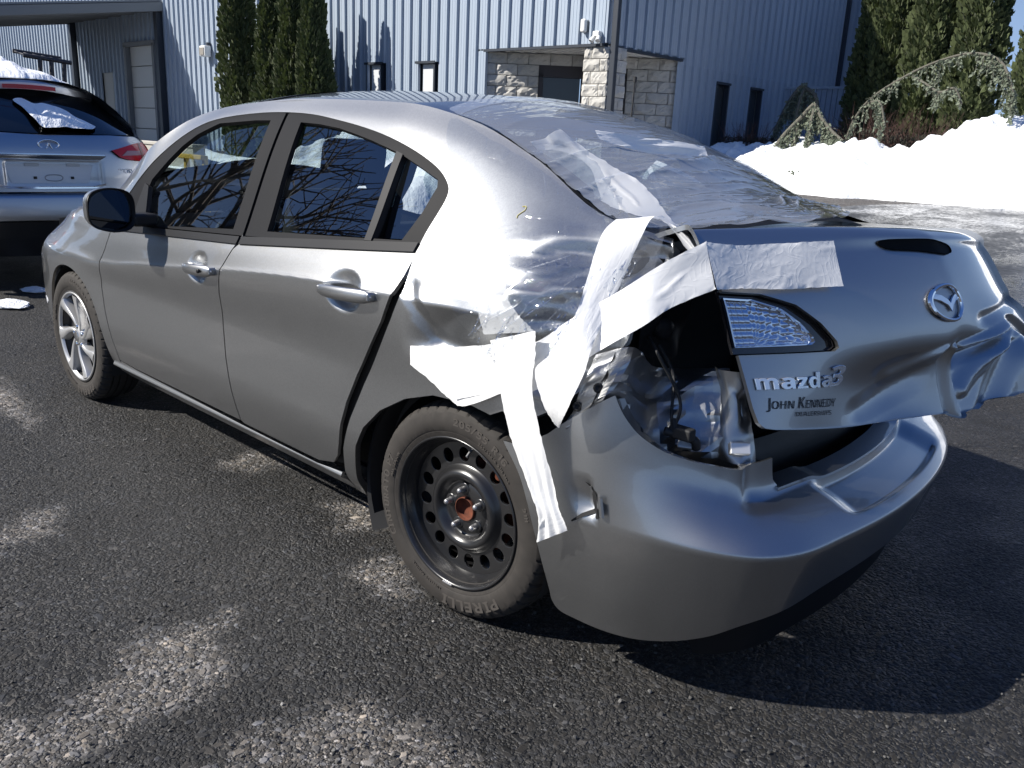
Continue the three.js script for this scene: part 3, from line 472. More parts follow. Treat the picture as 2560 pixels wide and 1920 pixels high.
// ================================================================ the damaged silver sedan
// rear axle at x = 0, nose towards -x, its near side at +z
const K = [-3.5, -3.2, -2.64, -2.1, -1.85, -1.6, -1.1, -0.6, -0.3, 0, 0.3, 0.6, 0.9], row = (y, z) => [pchip(K, typeof y === 'number' ? K.map(() => y) : y), pchip(K, z)];
const rows = [
  row(0.20, [0.56, 0.74, 0.80, 0.79, 0.79, 0.79, 0.79, 0.79, 0.79, 0.80, 0.80, 0.74, 0.60]),
  row(0.27, [0.58, 0.77, 0.835, 0.835, 0.835, 0.835, 0.835, 0.835, 0.835, 0.84, 0.845, 0.80, 0.66]),
  row(0.45, [0.60, 0.79, 0.868, 0.866, 0.866, 0.866, 0.866, 0.868, 0.868, 0.872, 0.868, 0.82, 0.68]),
  row(0.62, [0.60, 0.79, 0.872, 0.862, 0.862, 0.862, 0.864, 0.868, 0.872, 0.876, 0.872, 0.83, 0.70]),
  row([0.7, 0.71, 0.7, 0.725, 0.755, 0.78, 0.835, 0.875, 0.885, 0.89, 0.89, 0.89, 0.89], [0.56, 0.76, 0.868, 0.877, 0.881, 0.885, 0.893, 0.897, 0.896, 0.893, 0.87, 0.82, 0.7]),
  row([0.708, 0.724, 0.721, 0.744, 0.7717, 0.7955, 0.848, 0.887, 0.8985, 0.9055, 0.906, 0.906, 0.906], [0.546, 0.744, 0.8572, 0.8703, 0.8747, 0.8787, 0.8863, 0.8893, 0.8869, 0.8812, 0.8575, 0.807, 0.69]),
  row([0.74, 0.78, 0.805, 0.82, 0.8385, 0.8575, 0.9, 0.935, 0.9525, 0.9675, 0.97, 0.97, 0.97], [0.493, 0.683, 0.817, 0.8465, 0.8525, 0.8565, 0.8625, 0.8615, 0.8535, 0.837, 0.8105, 0.758, 0.653]),
  row([0.78, 0.85, 0.91, 0.915, 0.922, 0.935, 0.965, 0.995, 1.02, 1.045, 1.05, 1.05, 1.05], [0.42, 0.60, 0.76, 0.81, 0.818, 0.822, 0.826, 0.82, 0.805, 0.775, 0.745, 0.69, 0.6]),
  row([0.79, 0.87, 0.93, 1.06, 1.25, 1.33, 1.352, 1.335, 1.29, 1.20, 1.10, 1.075, 1.07], [0.36, 0.54, 0.71, 0.752, 0.665, 0.62, 0.595, 0.60, 0.61, 0.635, 0.665, 0.64, 0.55]),
  row([0.80, 0.88, 0.95, 1.20, 1.335, 1.385, 1.415, 1.405, 1.36, 1.26, 1.13, 1.085, 1.08], [0.30, 0.48, 0.66, 0.68, 0.60, 0.565, 0.54, 0.535, 0.54, 0.57, 0.62, 0.61, 0.5]),
];
const secCache = new Map();
function sideZ(x, y) { // half width of the body at (x, y)
  const k = Math.round(x * 1e5); let s = secCache.get(k);
  if (!s) { if (secCache.size > 20000) secCache.clear(); s = pchip(rows.map(r => r[0](x)), rows.map(r => r[1](x))); secCache.set(k, s); }
  return s(y);
}
const y8 = x => rows[9][0](x), z8 = x => rows[9][1](x), crown = pchip([-3.5, -2.6, -2.1, -1.5, -1, -0.4, 0, 0.4, 0.8], [0.03, 0.06, 0.10, 0.075, 0.062, 0.055, 0.05, 0.035, 0.03]);
const topY = (x, z) => y8(x) + crown(x) * (1 - Math.min(1.2, (z / z8(x)) ** 2));
const side = (x, y) => [x, y, sideZ(x, y)], sideR = (x, y) => [x, y, -sideZ(x, y)], top = (x, z) => [x, topY(x, z), z];

const flake = tex(512, (x, y, i, j) => { const v = 0.84 + 0.16 * hash(i, j, 77); return [v, v, v]; });
const paint = phys(RGB(0.44, 0.447, 0.455), { metalness: 1, roughness: 0.37, clearcoat: 1, clearcoatRoughness: 0.03, map: flake });
const paintIn = paint;
const blackTrim = phys(RGB(0.016, 0.016, 0.017), { roughness: 0.42, specularIntensity: 0.5 }), satinBlack = phys(RGB(0.013, 0.013, 0.014), { roughness: 0.48, specularIntensity: 0.22 }), rubber = std(RGB(0.015, 0.015, 0.016), 0.7), cavity = std(RGB(0.008, 0.008, 0.009), 0.8), chrome = std(RGB(0.85, 0.86, 0.88), 0.06, 1), dullSteel = std(RGB(0.35, 0.35, 0.36), 0.4, 0.8);
const glass = phys(RGB(0.72, 0.80, 0.80), { transmission: 1, thickness: 0, roughness: 0.0, ior: 2.3 }), privacy = phys(RGB(0.5, 0.56, 0.57), { transmission: 1, thickness: 0, roughness: 0.0, ior: 2.8 });
const sedan = thing('damaged_sedan', 'silver grey four-door sedan with crushed rear corner patched with white tape', 'car', [0, 0, 0]);

const off = (l, dx, dy = 0) => l.map(([x, y]) => [x + dx, y + dy]), rev = l => l.slice().reverse();
const gapFender = [[-2.193, 0.89], [-2.198, 0.83], [-2.208, 0.774], [-2.245, 0.68], [-2.256, 0.603], [-2.24, 0.511], [-2.205, 0.408], [-2.19, 0.33], [-2.19, 0.285]];
const gapB = [[-1.083, 0.955], [-1.111, 0.905], [-1.145, 0.835], [-1.178, 0.742], [-1.195, 0.625], [-1.185, 0.515], [-1.165, 0.422], [-1.155, 0.34], [-1.15, 0.272]];
const doorRear = [[-0.196, 0.995], [-0.199, 0.94], [-0.212, 0.895], [-0.261, 0.806], [-0.33, 0.715], [-0.397, 0.621], [-0.455, 0.52], [-0.488, 0.44], [-0.508, 0.37], [-0.53, 0.32], [-0.565, 0.285], [-0.62, 0.272]];
const quarterFront = [[-0.193, 0.995], [-0.182, 0.935], [-0.176, 0.89], [-0.216, 0.82], [-0.263, 0.748], [-0.362, 0.60], [-0.436, 0.472], [-0.486, 0.36], [-0.508, 0.27], [-0.52, 0.19]];
const beltY = x => lerp(0.895, 1.02, (x + 2.05) / 1.75) - 0.012 * Math.sin(Math.PI * (x + 2.05) / 1.75);
const frameOuter = smoothPoly([[-2.24, 0.925], [-2.1, 1.045], [-1.98, 1.165], [-1.86, 1.25], [-1.74, 1.305], [-1.6, 1.338], [-1.35, 1.362], [-1.19, 1.366], [-1.02, 1.361], [-0.862, 1.345], [-0.713, 1.326], [-0.572, 1.302], [-0.45, 1.273], [-0.351, 1.243], [-0.274, 1.213], [-0.227, 1.185], [-0.206, 1.165], [-0.198, 1.14], [-0.2, 1.10], [-0.205, 1.05], [-0.2, 0.995]], 3, false);

// dents in the near rear quarter, in metres inward
const seg = (x, y, ax, ay, bx, by) => { const dx = bx - ax, dy = by - ay, t = clamp(((x - ax) * dx + (y - ay) * dy) / (dx * dx + dy * dy), 0, 1); return Math.hypot(x - ax - t * dx, y - ay - t * dy); };
function quarterDent(x, y) {
  let d = 0;
  const yc = 0.785 - 0.03 * (x + 0.1) + 0.008 * noise(x * 5, 2.5), w = y > yc ? 0.135 : 0.06, t = Math.max(0, 1 - Math.abs(y - yc) / w);
  d += 0.075 * sstep(-0.18, 0.06, x) * (t * t * (3 - 2 * t) * 0.35 + t * 0.65) * sstep(0.62, 0.35, x);
  
  d += 0.12 * sstep(0.14, 0.5, x) * sstep(0.62, 0.84, y) * sstep(1.15, 1.0, y);
  const k = sstep(0.16, 0.3, x) * sstep(0.74, 0.84, y) * sstep(1.1, 1.03, y), a = y - 0.3 * x + 0.03 * noise(x * 5, y * 5, 1.7);
  d += k * (0.016 * (0.5 + 0.5 * Math.sin(a * 78)) + 0.02 * (1 - Math.abs(noise(x * 6, y * 13, 3.1))));
  for (const [a1, b1, a2, b2, w2, h2] of [[0.1, 1.03, 0.45, 1.06, 0.035, 0.022 * sstep(0.08, 0.22, x)], [-0.155, 0.915, -0.06, 0.79, 0.03, 0.012], [0.1, 0.93, 0.4, 0.99, 0.025, -0.018 * sstep(0.1, 0.22, x)], [0.14, 0.88, 0.42, 0.90, 0.025, 0.02 * sstep(0.14, 0.25, x)]]) { const f = 1 - seg(x, y, a1, b1, a2, b2) / w2; if (f > 0) d += h2 * f; }
  return d;
}
const quarterFn = (x, y) => [x, y, sideZ(x, y) - quarterDent(x, y)];
const dish = (cx, cy, a, b, dep) => (x, y) => { const q = ((x - cx) / a) ** 2 + ((y - cy) / b) ** 2; return q < 1 ? dep * (1 - q) ** 1.6 * 1.25 : 0; };
const dishF = dish(-1.325, 0.815, 0.085, 0.06, 0.024), dishR = dish(-0.435, 0.865, 0.095, 0.064, 0.026);
const ripple = (x, y) => 0.0009 * fbm(x * 2.2, y * 3, 5.1, 2);
const doorFn = d => (x, y) => [x, y, sideZ(x, y) - d(x, y) + ripple(x, y)];

// --- panels of the near side
const archF = []; for (let a = 2.98; a >= 0.22; a -= 0.1) archF.push([-2.64 + 0.352 * Math.cos(a), 0.30 + 0.352 * Math.sin(a)]);
const railTop = []; for (let x = 0.46; x > -2.42; x -= 0.05) railTop.push([x, y8(x)]);
const fenderTop = []; for (let x = -2.245; x > -3.46; x -= 0.06) fenderTop.push([x, y8(x) - 0.004 - (x > -2.7 ? (x + 2.7) * 0.09 * 0 : 0)]);
part('front_fender', patch([...rev(off(gapFender, -0.004)), [-2.2, 0.90], [-2.25, 0.925], ...fenderTop.filter(p => p[0] < -2.5), [-3.46, 0.66], [-3.04, 0.62], [-3.0, 0.4], ...archF, [-2.29, 0.30], [-2.27, 0.21], [-2.2, 0.205]], side, 0.03), paint, sedan);
const fdoor = part('front_door', patch([...rev(off(gapB, -0.0035)), ...[[-1.09, beltY(-1.09) - 0.026], [-1.6, beltY(-1.6) - 0.026], [-2.0, beltY(-2.0) - 0.02], [-2.188, 0.875]], ...off(gapFender, 0.0035).slice(1), [-2.18, 0.284], [-2.03, 0.276]], doorFn(dishF), 0.006), paint, sedan);
const rdoor = part('rear_door', patch([...off(gapB, 0.0035).slice(1), [-1.13, 0.264], [-0.66, 0.262], ...rev(doorRear), [-0.2, beltY(-0.2) - 0.022], [-0.6, beltY(-0.6) - 0.026], [-1.08, beltY(-1.08) - 0.026]], doorFn(dishR), 0.006), paint, sedan);
part('quarter_panel', patch([...frameOuter, ...quarterFront.slice(1), [-0.47, 0.185], [-0.442, 0.30], [-0.418, 0.386], [-0.372, 0.461], [-0.29, 0.536], [-0.175, 0.60], [-0.055, 0.64], [0.01, 0.645], [0.096, 0.648], [0.16, 0.64], [0.20, 0.66], [0.28, 0.655], [0.35, 0.70], [0.40, 0.78], [0.44, 0.86], [0.47, 0.95], [0.46, 1.02], [0.475, 1.07], ...railTop, [-2.42, 0.955], [-2.35, 0.94]], quarterFn, 0.016, { rim: 0.02 }), paint, sedan);
part('sill_panel', patch([[-2.262, 0.205], [-2.262, 0.28], [-2.18, 0.277], [-2.03, 0.269], [-1.12, 0.257], [-0.66, 0.254], [-0.525, 0.262], [-0.527, 0.19], [-2.2, 0.195]], (x, y) => [x, y, sideZ(x, y) - 0.002 + 0.018 * Math.exp(-(((y - 0.246) / 0.014) ** 2)) - 0.02 * sstep(0.27, 0.255, y) * 0], 0.012, { cellV: 0.006 }), paint, sedan);
// far side, front end, underbody
const mirrorPoly = [[-3.46, 0.25], [-3.0, 0.25], [-2.98, 0.4], ...archF, [-2.29, 0.25], [-0.47, 0.22], [-0.42, 0.4], [-0.3, 0.55], [-0.05, 0.65], [0.15, 0.62], [0.33, 0.45], [0.37, 0.3], [0.62, 0.3], [0.62, 1.06], ...rev(railTop.filter(p => p[0] < 0.46 && p[0] > -0.2)).reverse(), [-0.2, 1.01], [-1.1, 0.945], [-2.1, 0.89], [-2.42, 0.93], ...fenderTop.filter(p => p[0] < -2.45)];
part('far_side_panel', patch(mirrorPoly, sideR, 0.06, { flip: true }), paint, sedan);
const farFrame = [...frameOuter, [-0.2, 1.0], [-0.1, 1.05], ...railTop.filter(p => p[0] < -0.1), [-2.42, 0.955]];
part('far_roof_rail', patch(farFrame, sideR, 0.04, { flip: true }), paint, sedan);
part('front_bumper', merge([grid(24, 10, (u, v) => { const a = lerp(-1, 1, u), z = a * 0.58, x = -3.5 - 0.16 * (1 - a * a) - 0.04 * Math.sin(v * 3); return [x, lerp(0.22, 0.78, v), z]; }), patch([[-3.5, 0.22], [-3.02, 0.22], [-3.0, 0.39], [-3.04, 0.612], [-3.46, 0.652], [-3.5, 0.66]], side, 0.05)]), paint, sedan);
part('hood', patch(smoothPoly([[-3.5, 0.28], [-3.2, 0.46], [-2.7, 0.62], [-2.42, 0.65], [-2.36, 0], [-2.42, -0.65], [-2.7, -0.62], [-3.2, -0.46], [-3.5, -0.28], [-3.64, 0]], 3), top, 0.06, { flip: true }), paint, sedan);
const ringX = (x, n = 10) => { const o = []; for (let i = 0; i <= n; i++) o.push(i); return o; };
part('windshield', patch([[-2.40, 0.60], [-2.1, 0.655], [-1.85, 0.58], [-1.6, 0.545], [-1.46, 0.525], [-1.52, 0], [-1.46, -0.525], [-1.6, -0.545], [-1.85, -0.58], [-2.1, -0.655], [-2.40, -0.60], [-2.47, 0]], top, 0.06, { flip: true, rim: 0.004 }), glass, sedan);
part('windshield_frame', patch([[-1.46, 0.535], [-1.40, 0.535], [-1.45, 0], [-1.40, -0.535], [-1.46, -0.535], [-1.515, 0]], top, 0.05, { flip: true }), blackTrim, sedan);
const zr = x => z8(x) - 0.012;
part('roof_panel', patch([...[-1.42, -1.2, -1, -0.8, -0.6, -0.36].map(x => [x, zr(x)]), [-0.40, 0.4], [-0.44, 0.2], [-0.455, 0], [-0.44, -0.2], [-0.40, -0.4], ...[-0.36, -0.6, -0.8, -1, -1.2, -1.42].map(x => [x, -zr(x)]), [-1.46, -0.3], [-1.47, 0], [-1.46, 0.3]], (x, z) => [x, topY(x, z) - 0.004 - 0.006 * sstep(0.03, 0.0, zr(x) - Math.abs(z)), z], 0.04, { flip: true }), paint, sedan);
for (const s of [1, -1]) part('roof_channel', patch([...[-1.42, -1, -0.6, -0.36].map(x => [x, z8(x) - 0.016]), ...[-0.36, -0.6, -1, -1.42].map(x => [x, z8(x) + 0.004])].map(([x, z]) => [x, z * s]), (x, z) => [x, y8(x) - 0.006, z], 0.05, { flip: true, rim: 0 }), rubber, sedan);
// rear window with black border
const rwOut = smoothPoly([[-0.41, 0.30], [-0.37, 0.515], [-0.1, 0.53], [0.15, 0.57], [0.36, 0.585], [0.42, 0.3], [0.44, 0], [0.42, -0.3], [0.36, -0.585], [0.15, -0.57], [-0.1, -0.53], [-0.37, -0.515], [-0.41, -0.3], [-0.43, 0]], 4);
part('rear_window', patch(rwOut, (x, z) => [x, topY(x, z) - 0.006, z], 0.04, { flip: true, rim: 0.003 }), privacy, sedan);
{ // frit border: strips just under the glass
  const f = (x, z) => [x, topY(x, z) - 0.012, z], l = [[[-0.43, 0.53], [-0.35, 0.53], [-0.37, 0], [-0.35, -0.53], [-0.43, -0.53], [-0.445, 0]], [[0.30, 0.6], [0.46, 0.62], [0.48, 0], [0.46, -0.62], [0.30, -0.6], [0.35, 0]], [[-0.4, 0.48], [-0.4, 0.54], [0.1, 0.575], [0.42, 0.61], [0.42, 0.53], [0.1, 0.505]], [[-0.4, -0.48], [-0.4, -0.54], [0.1, -0.575], [0.42, -0.61], [0.42, -0.53], [0.1, -0.505]]];
  part('window_border', merge(l.map(p => patch(p, f, 0.06, { flip: true, rim: 0 }))), satinBlack, sedan);
}
part('rear_shelf', merge([box(0.5, 0.02, 1.2, 0.1, 1.0, 0)]), std(RGB(0.02, 0.02, 0.021), 0.9), sedan);
// --- side glass and black surrounds
const inset = d => (x, y) => [x, y, sideZ(x, y) - d], insetR = d => (x, y) => [x, y, -sideZ(x, y) + d];
const glassF = [[-1.93, 0.905], [-1.172, 0.965], [-1.262, 1.336], [-1.36, 1.334], [-1.593, 1.318], [-1.72, 1.272], [-1.8, 1.225], [-1.87, 1.165], [-1.95, 1.085], [-1.965, 1.0]];
const glassR = [[-0.955, 0.979], [-0.434, 1.013], [-0.488, 1.255], [-0.538, 1.266], [-0.629, 1.285], [-0.725, 1.302], [-0.828, 1.318], [-0.95, 1.329], [-1.068, 1.333]], glassV = [[-0.405, 1.015], [-0.285, 1.023], [-0.262, 1.10], [-0.256, 1.17], [-0.27, 1.19], [-0.37, 1.222], [-0.455, 1.247]];
for (const [g, n, m] of [[glassF, 'front_door_glass', glass], [glassR, 'rear_door_glass', privacy], [glassV, 'quarter_glass', privacy]]) { const pane = s => (x, y) => [x, y, s * (0.813 - 0.58 * (y - 0.95) + 0.10 * (y - 0.95) * (1.34 - y) - 0.010 * ((x + 1.0) / 0.8) ** 2)]; part(n, patch(g, pane(1), 0.05, { rim: 0.003 }), m, sedan); part(n, patch(g, pane(-1), 0.08, { rim: 0.003, flip: true }), m, sedan); }
// surrounds: door frames as closed bands around the glass
const frF = [[-2.2, 0.888], [-1.093, 0.951], [-1.193, 1.362], ...rev(frameOuter.filter(p => p[0] < -1.2))];
const ring = (outer, hole, fn, o) => { // outline with one hole, opened by a slit
  if (area(outer) < 0) outer = rev(outer); if (area(hole) > 0) hole = rev(hole); let bi = 0, bj = 0, bd = 1e9; outer.forEach((p, i) => hole.forEach((q, j) => { const d = Math.hypot(p[0] - q[0], p[1] - q[1]); if (d < bd) { bd = d; bi = i; bj = j; } }));
  const h = [...hole.slice(bj), ...hole.slice(0, bj + 1)].map((p, i, a) => i === a.length - 1 ? [p[0] + 1e-5, p[1] + 1e-5] : p), q = outer[bi];
  return patch([...outer.slice(0, bi + 1), ...h, [q[0] + 1e-5, q[1] + 1e-5], ...outer.slice(bi + 1)], fn, 0.03, o);
};
part('front_window_frame', ring(frF, glassF, inset(0.003), { rim: 0.018 }), satinBlack, sedan);
const dv = [[-0.4185, 1.0], [-0.4715, 1.2785]];
part('rear_window_frame', ring([[-1.075, 0.953], [-0.4185, 0.99], dv[1], ...rev(frameOuter.filter(p => p[0] > -1.15 && p[0] < -0.4715)), [-1.176, 1.362]], glassR, inset(0.003), { rim: 0.018 }), satinBlack, sedan);
part('quarter_window_frame', ring([[-0.4185, 0.99], [-0.205, 1.002], ...rev(frameOuter.filter(p => p[0] > -0.4715 && p[1] > 1.02)), dv[1]], glassV, inset(0.003), { rim: 0.018 }), satinBlack, sedan);
part('window_divider', patch([[-0.434, 1.008], [-0.403, 1.010], [-0.455, 1.252], [-0.488, 1.26]], inset(-0.004), 0.03, { rim: 0.02 }), blackTrim, sedan);
for (const [a, b] of [[-2.19, -1.092], [-1.076, -0.205]]) part('belt_moulding', patch([[a, beltY(a) - 0.026], [b, beltY(b) - 0.026], [b, beltY(b) - 0.002], [a, beltY(a) - 0.002]], inset(-0.009), 0.05, { rim: 0.02, cellV: 0.008 }), blackTrim, sedan);
part('far_window_frame', merge([[[-1.262, 1.33], [-1.172, 0.96], [-0.955, 0.975], [-1.068, 1.33]]].map(p => patch(p, insetR(0.003), 0.06, { flip: true }))), satinBlack, sedan);
// --- handles, mirror
for (const [door, x0, x1, y, lock] of [[fdoor, -1.405, -1.172, 0.815, true], [rdoor, -0.532, -0.275, 0.866, false]]) {
  const h = part('handle', grid(16, 20, (u, v) => { const a = u * 2 * Math.PI, t = v, x = lerp(x0, x1, t), e = Math.pow(Math.max(0, 1 - Math.abs(2 * t - 1) ** 6), 0.5), ry = (0.0185 + 0.003 * t) * e, rz = 0.011 * e; return [x, y + (t - 0.5) * 0.012 + ry * Math.cos(a), sideZ(x, y) + 0.022 + 0.012 * Math.sin(Math.PI * t) - 0.006 + rz * Math.sin(a)]; }), paint, door);
  part('handle_mount', merge([box(0.035, 0.026, 0.04, x0 + 0.02, y - 0.004, sideZ(x0, y) + 0.005, 0.008), box(0.04, 0.028, 0.04, x1 - 0.025, y + 0.005, sideZ(x1, y) + 0.005, 0.008)]), paint, h);
  if (lock) part('lock', lathe([[0, 0.006], [0.007, 0.006], [0.008, 0.0]], 'z', 16).translate(x1 - 0.055, y + 0.004, sideZ(x1, y) + 0.037), blackTrim, h);
}
{
  const c = V(-1.83, 0.982, 0.99), shell = (sc, dx) => grid(36, 18, (u, v) => { // rounded wedge: open face towards +x
    const a = u * 2 * Math.PI, t = v, zz = Math.cos(a), yy = Math.sin(a), sq = 1 / Math.pow(Math.abs(zz) ** 3.2 + Math.abs(yy) ** 3.2, 1 / 3.2), r = Math.sqrt(Math.max(0, 1 - (1 - t) ** 2.2));
    const w = 0.1 * r * sq * sc, h = (0.083 - 0.012 * (zz < 0 ? 0.2 : 1) * Math.abs(zz)) * r * sq * sc; return [c.x + dx - 0.095 * (1 - t) + 0.055 + 0.03 * zz * t, c.y + yy * h + 0.012 * zz * 0.6, c.z + zz * w];
  });
  const m = part('wing_mirror', shell(1, 0), paint, sedan);
  part('mirror_rim', grid(36, 3, (u, v) => { const a = u * 2 * Math.PI, zz = Math.cos(a), yy = Math.sin(a), sq = 1 / Math.pow(Math.abs(zz) ** 3.2 + Math.abs(yy) ** 3.2, 1 / 3.2), k = [1, 1.01, 0.97, 0.9][Math.round(v * 3)], w = 0.1 * sq * k, h = (0.083 - 0.012 * (zz < 0 ? 0.2 : 1) * Math.abs(zz)) * sq * k; return [c.x + 0.055 + 0.03 * zz + [0, 0.012, 0.014, -0.004][Math.round(v * 3)], c.y + yy * h + 0.0072 * zz, c.z + zz * w]; }), blackTrim, m);
  { const sh = new THREE.Shape(); for (let i = 0; i < 40; i++) { const a = i / 40 * 2 * Math.PI, zz = Math.cos(a), yy = Math.sin(a), sq = 0.93 / Math.pow(Math.abs(zz) ** 3.2 + Math.abs(yy) ** 3.2, 1 / 3.2), q = [zz * 0.1 * sq, yy * (0.083 - 0.01 * Math.abs(zz)) * sq + 0.007 * zz]; i ? sh.lineTo(...q) : sh.moveTo(...q); }
    part('mirror_glass', new THREE.ShapeGeometry(sh).rotateY(Math.PI / 2).rotateY(0.29).translate(c.x + 0.052, c.y, c.z), std(RGB(0.3, 0.33, 0.37), 0.02, 1), m); }
  part('mirror_arm', merge([box(0.09, 0.05, 0.1, c.x + 0.0, c.y - 0.045, c.z - 0.14, 0.015), patch([[-1.99, 0.905], [-1.85, 0.912], [-1.93, 1.06], [-1.97, 1.07]], inset(-0.012), 0.03, { rim: 0.02 })]), blackTrim, m);
}
part('antenna', merge([bar([-0.47, 1.40, -0.5], [-0.466, 1.56, -0.5], 0.004, 8, 0.003), bar([-0.466, 1.545, -0.5], [-0.466, 1.565, -0.5], 0.007, 8, 0.007), box(0.06, 0.03, 0.03, -0.47, 1.40, -0.5, 0.01)]), rubber, sedan);

// --- wheels
const tyreMat = std(RGB(0.033, 0.029, 0.026), 0.8, 0, { map: tex(256, (x, y) => { const v = 0.78 + 0.3 * fbm(x * 18, y * 18, 2.2, 4); return [v, v * 0.98, v * 0.95]; }) });
const tyreLetters = std(RGB(0.056, 0.049, 0.043), 0.75);
function tyreGeo() {
  const pr = [[0.206, 0.078], [0.212, 0.088], [0.224, 0.0925], [0.233, 0.0965], [0.236, 0.0965], [0.238, 0.0985], [0.252, 0.1025], [0.268, 0.1025], [0.284, 0.0985], [0.2895, 0.097], [0.292, 0.0955], [0.300, 0.0895], [0.3065, 0.081], [0.3095, 0.073], [0.3115, 0.06], [0.3125, 0.052], [0.304, 0.051], [0.304, 0.043], [0.3135, 0.042], [0.3145, 0.022], [0.305, 0.021], [0.305, 0.013], [0.3148, 0.012], [0.315, 0]];
  const full = [...pr, ...rev(pr).slice(1).map(([r, w]) => [r, -w])], P = [], I = [], U = [], n = 288, m = full.length;
  for (let i = 0; i < n; i++) for (let j = 0; j < m; j++) { const a = i / n * 2 * Math.PI; let [r, w] = full[j]; if (Math.abs(w) > 0.056 && r > 0.2925 && i % 6 === 0) r -= 0.0065; P.push(r * Math.cos(a), r * Math.sin(a), w); U.push(i / n * 4, j / m); }
  for (let i = 0; i < n; i++) for (let j = 0; j < m - 1; j++) { const a = i * m + j, b = ((i + 1) % n) * m + j; I.push(a, a + 1, b, b, a + 1, b + 1); }
  const g = new THREE.BufferGeometry(); g.setAttribute('position', new THREE.Float32BufferAttribute(P, 3)); g.setAttribute('uv', new THREE.Float32BufferAttribute(U, 2)); g.setIndex(I.reverse()); return toCreasedNormals(g, 0.6);
}
function arcText(str, r, start, size, dir = 1, stretch = 1.25) { // raised letters round the sidewall, start angle in degrees, clockwise when dir = 1
  const l = []; let a = start * Math.PI / 180;
  for (const ch of str) {
    if (ch === ' ') { a -= dir * size * 0.55 * stretch / r; continue; }
    const g = new TextGeometry(ch, { font, size, depth: 0.0016, curveSegments: 3, bevelEnabled: false }); g.scale(stretch, 1, 1); g.computeBoundingBox(); const w = g.boundingBox.max.x - g.boundingBox.min.x + size * 0.22;
    const mid = a - dir * w / 2 / r; g.translate(-(w - size * 0.22) / 2, dir > 0 ? 0 : -size, 0); if (dir < 0) g.rotateZ(Math.PI); g.translate(0, dir > 0 ? r - size / 2 : r + size / 2 - size, 0); if (dir < 0) g.translate(0, 0, 0); g.rotateZ(mid - Math.PI / 2); l.push(g); a -= dir * w / r;
  }
  return merge(l);
}
const tyreG = tyreGeo(), letterG = merge([arcText('205/55 R16', 0.268, 92, 0.020, 1, 1.35), arcText('91H', 0.266, 22, 0.012), arcText('CINTURATO P7', 0.266, 212, 0.022, 1, 1.1), arcText('PIRELLI', 0.268, 312, 0.03, 1, 1.5), arcText('ALL SEASON', 0.246, 170, 0.008), arcText('205/55R16 91H M+S', 0.245, 70, 0.008), arcText('TUBELESS RADIAL', 0.246, 262, 0.008)]).translate(0, 0, 0.1015);
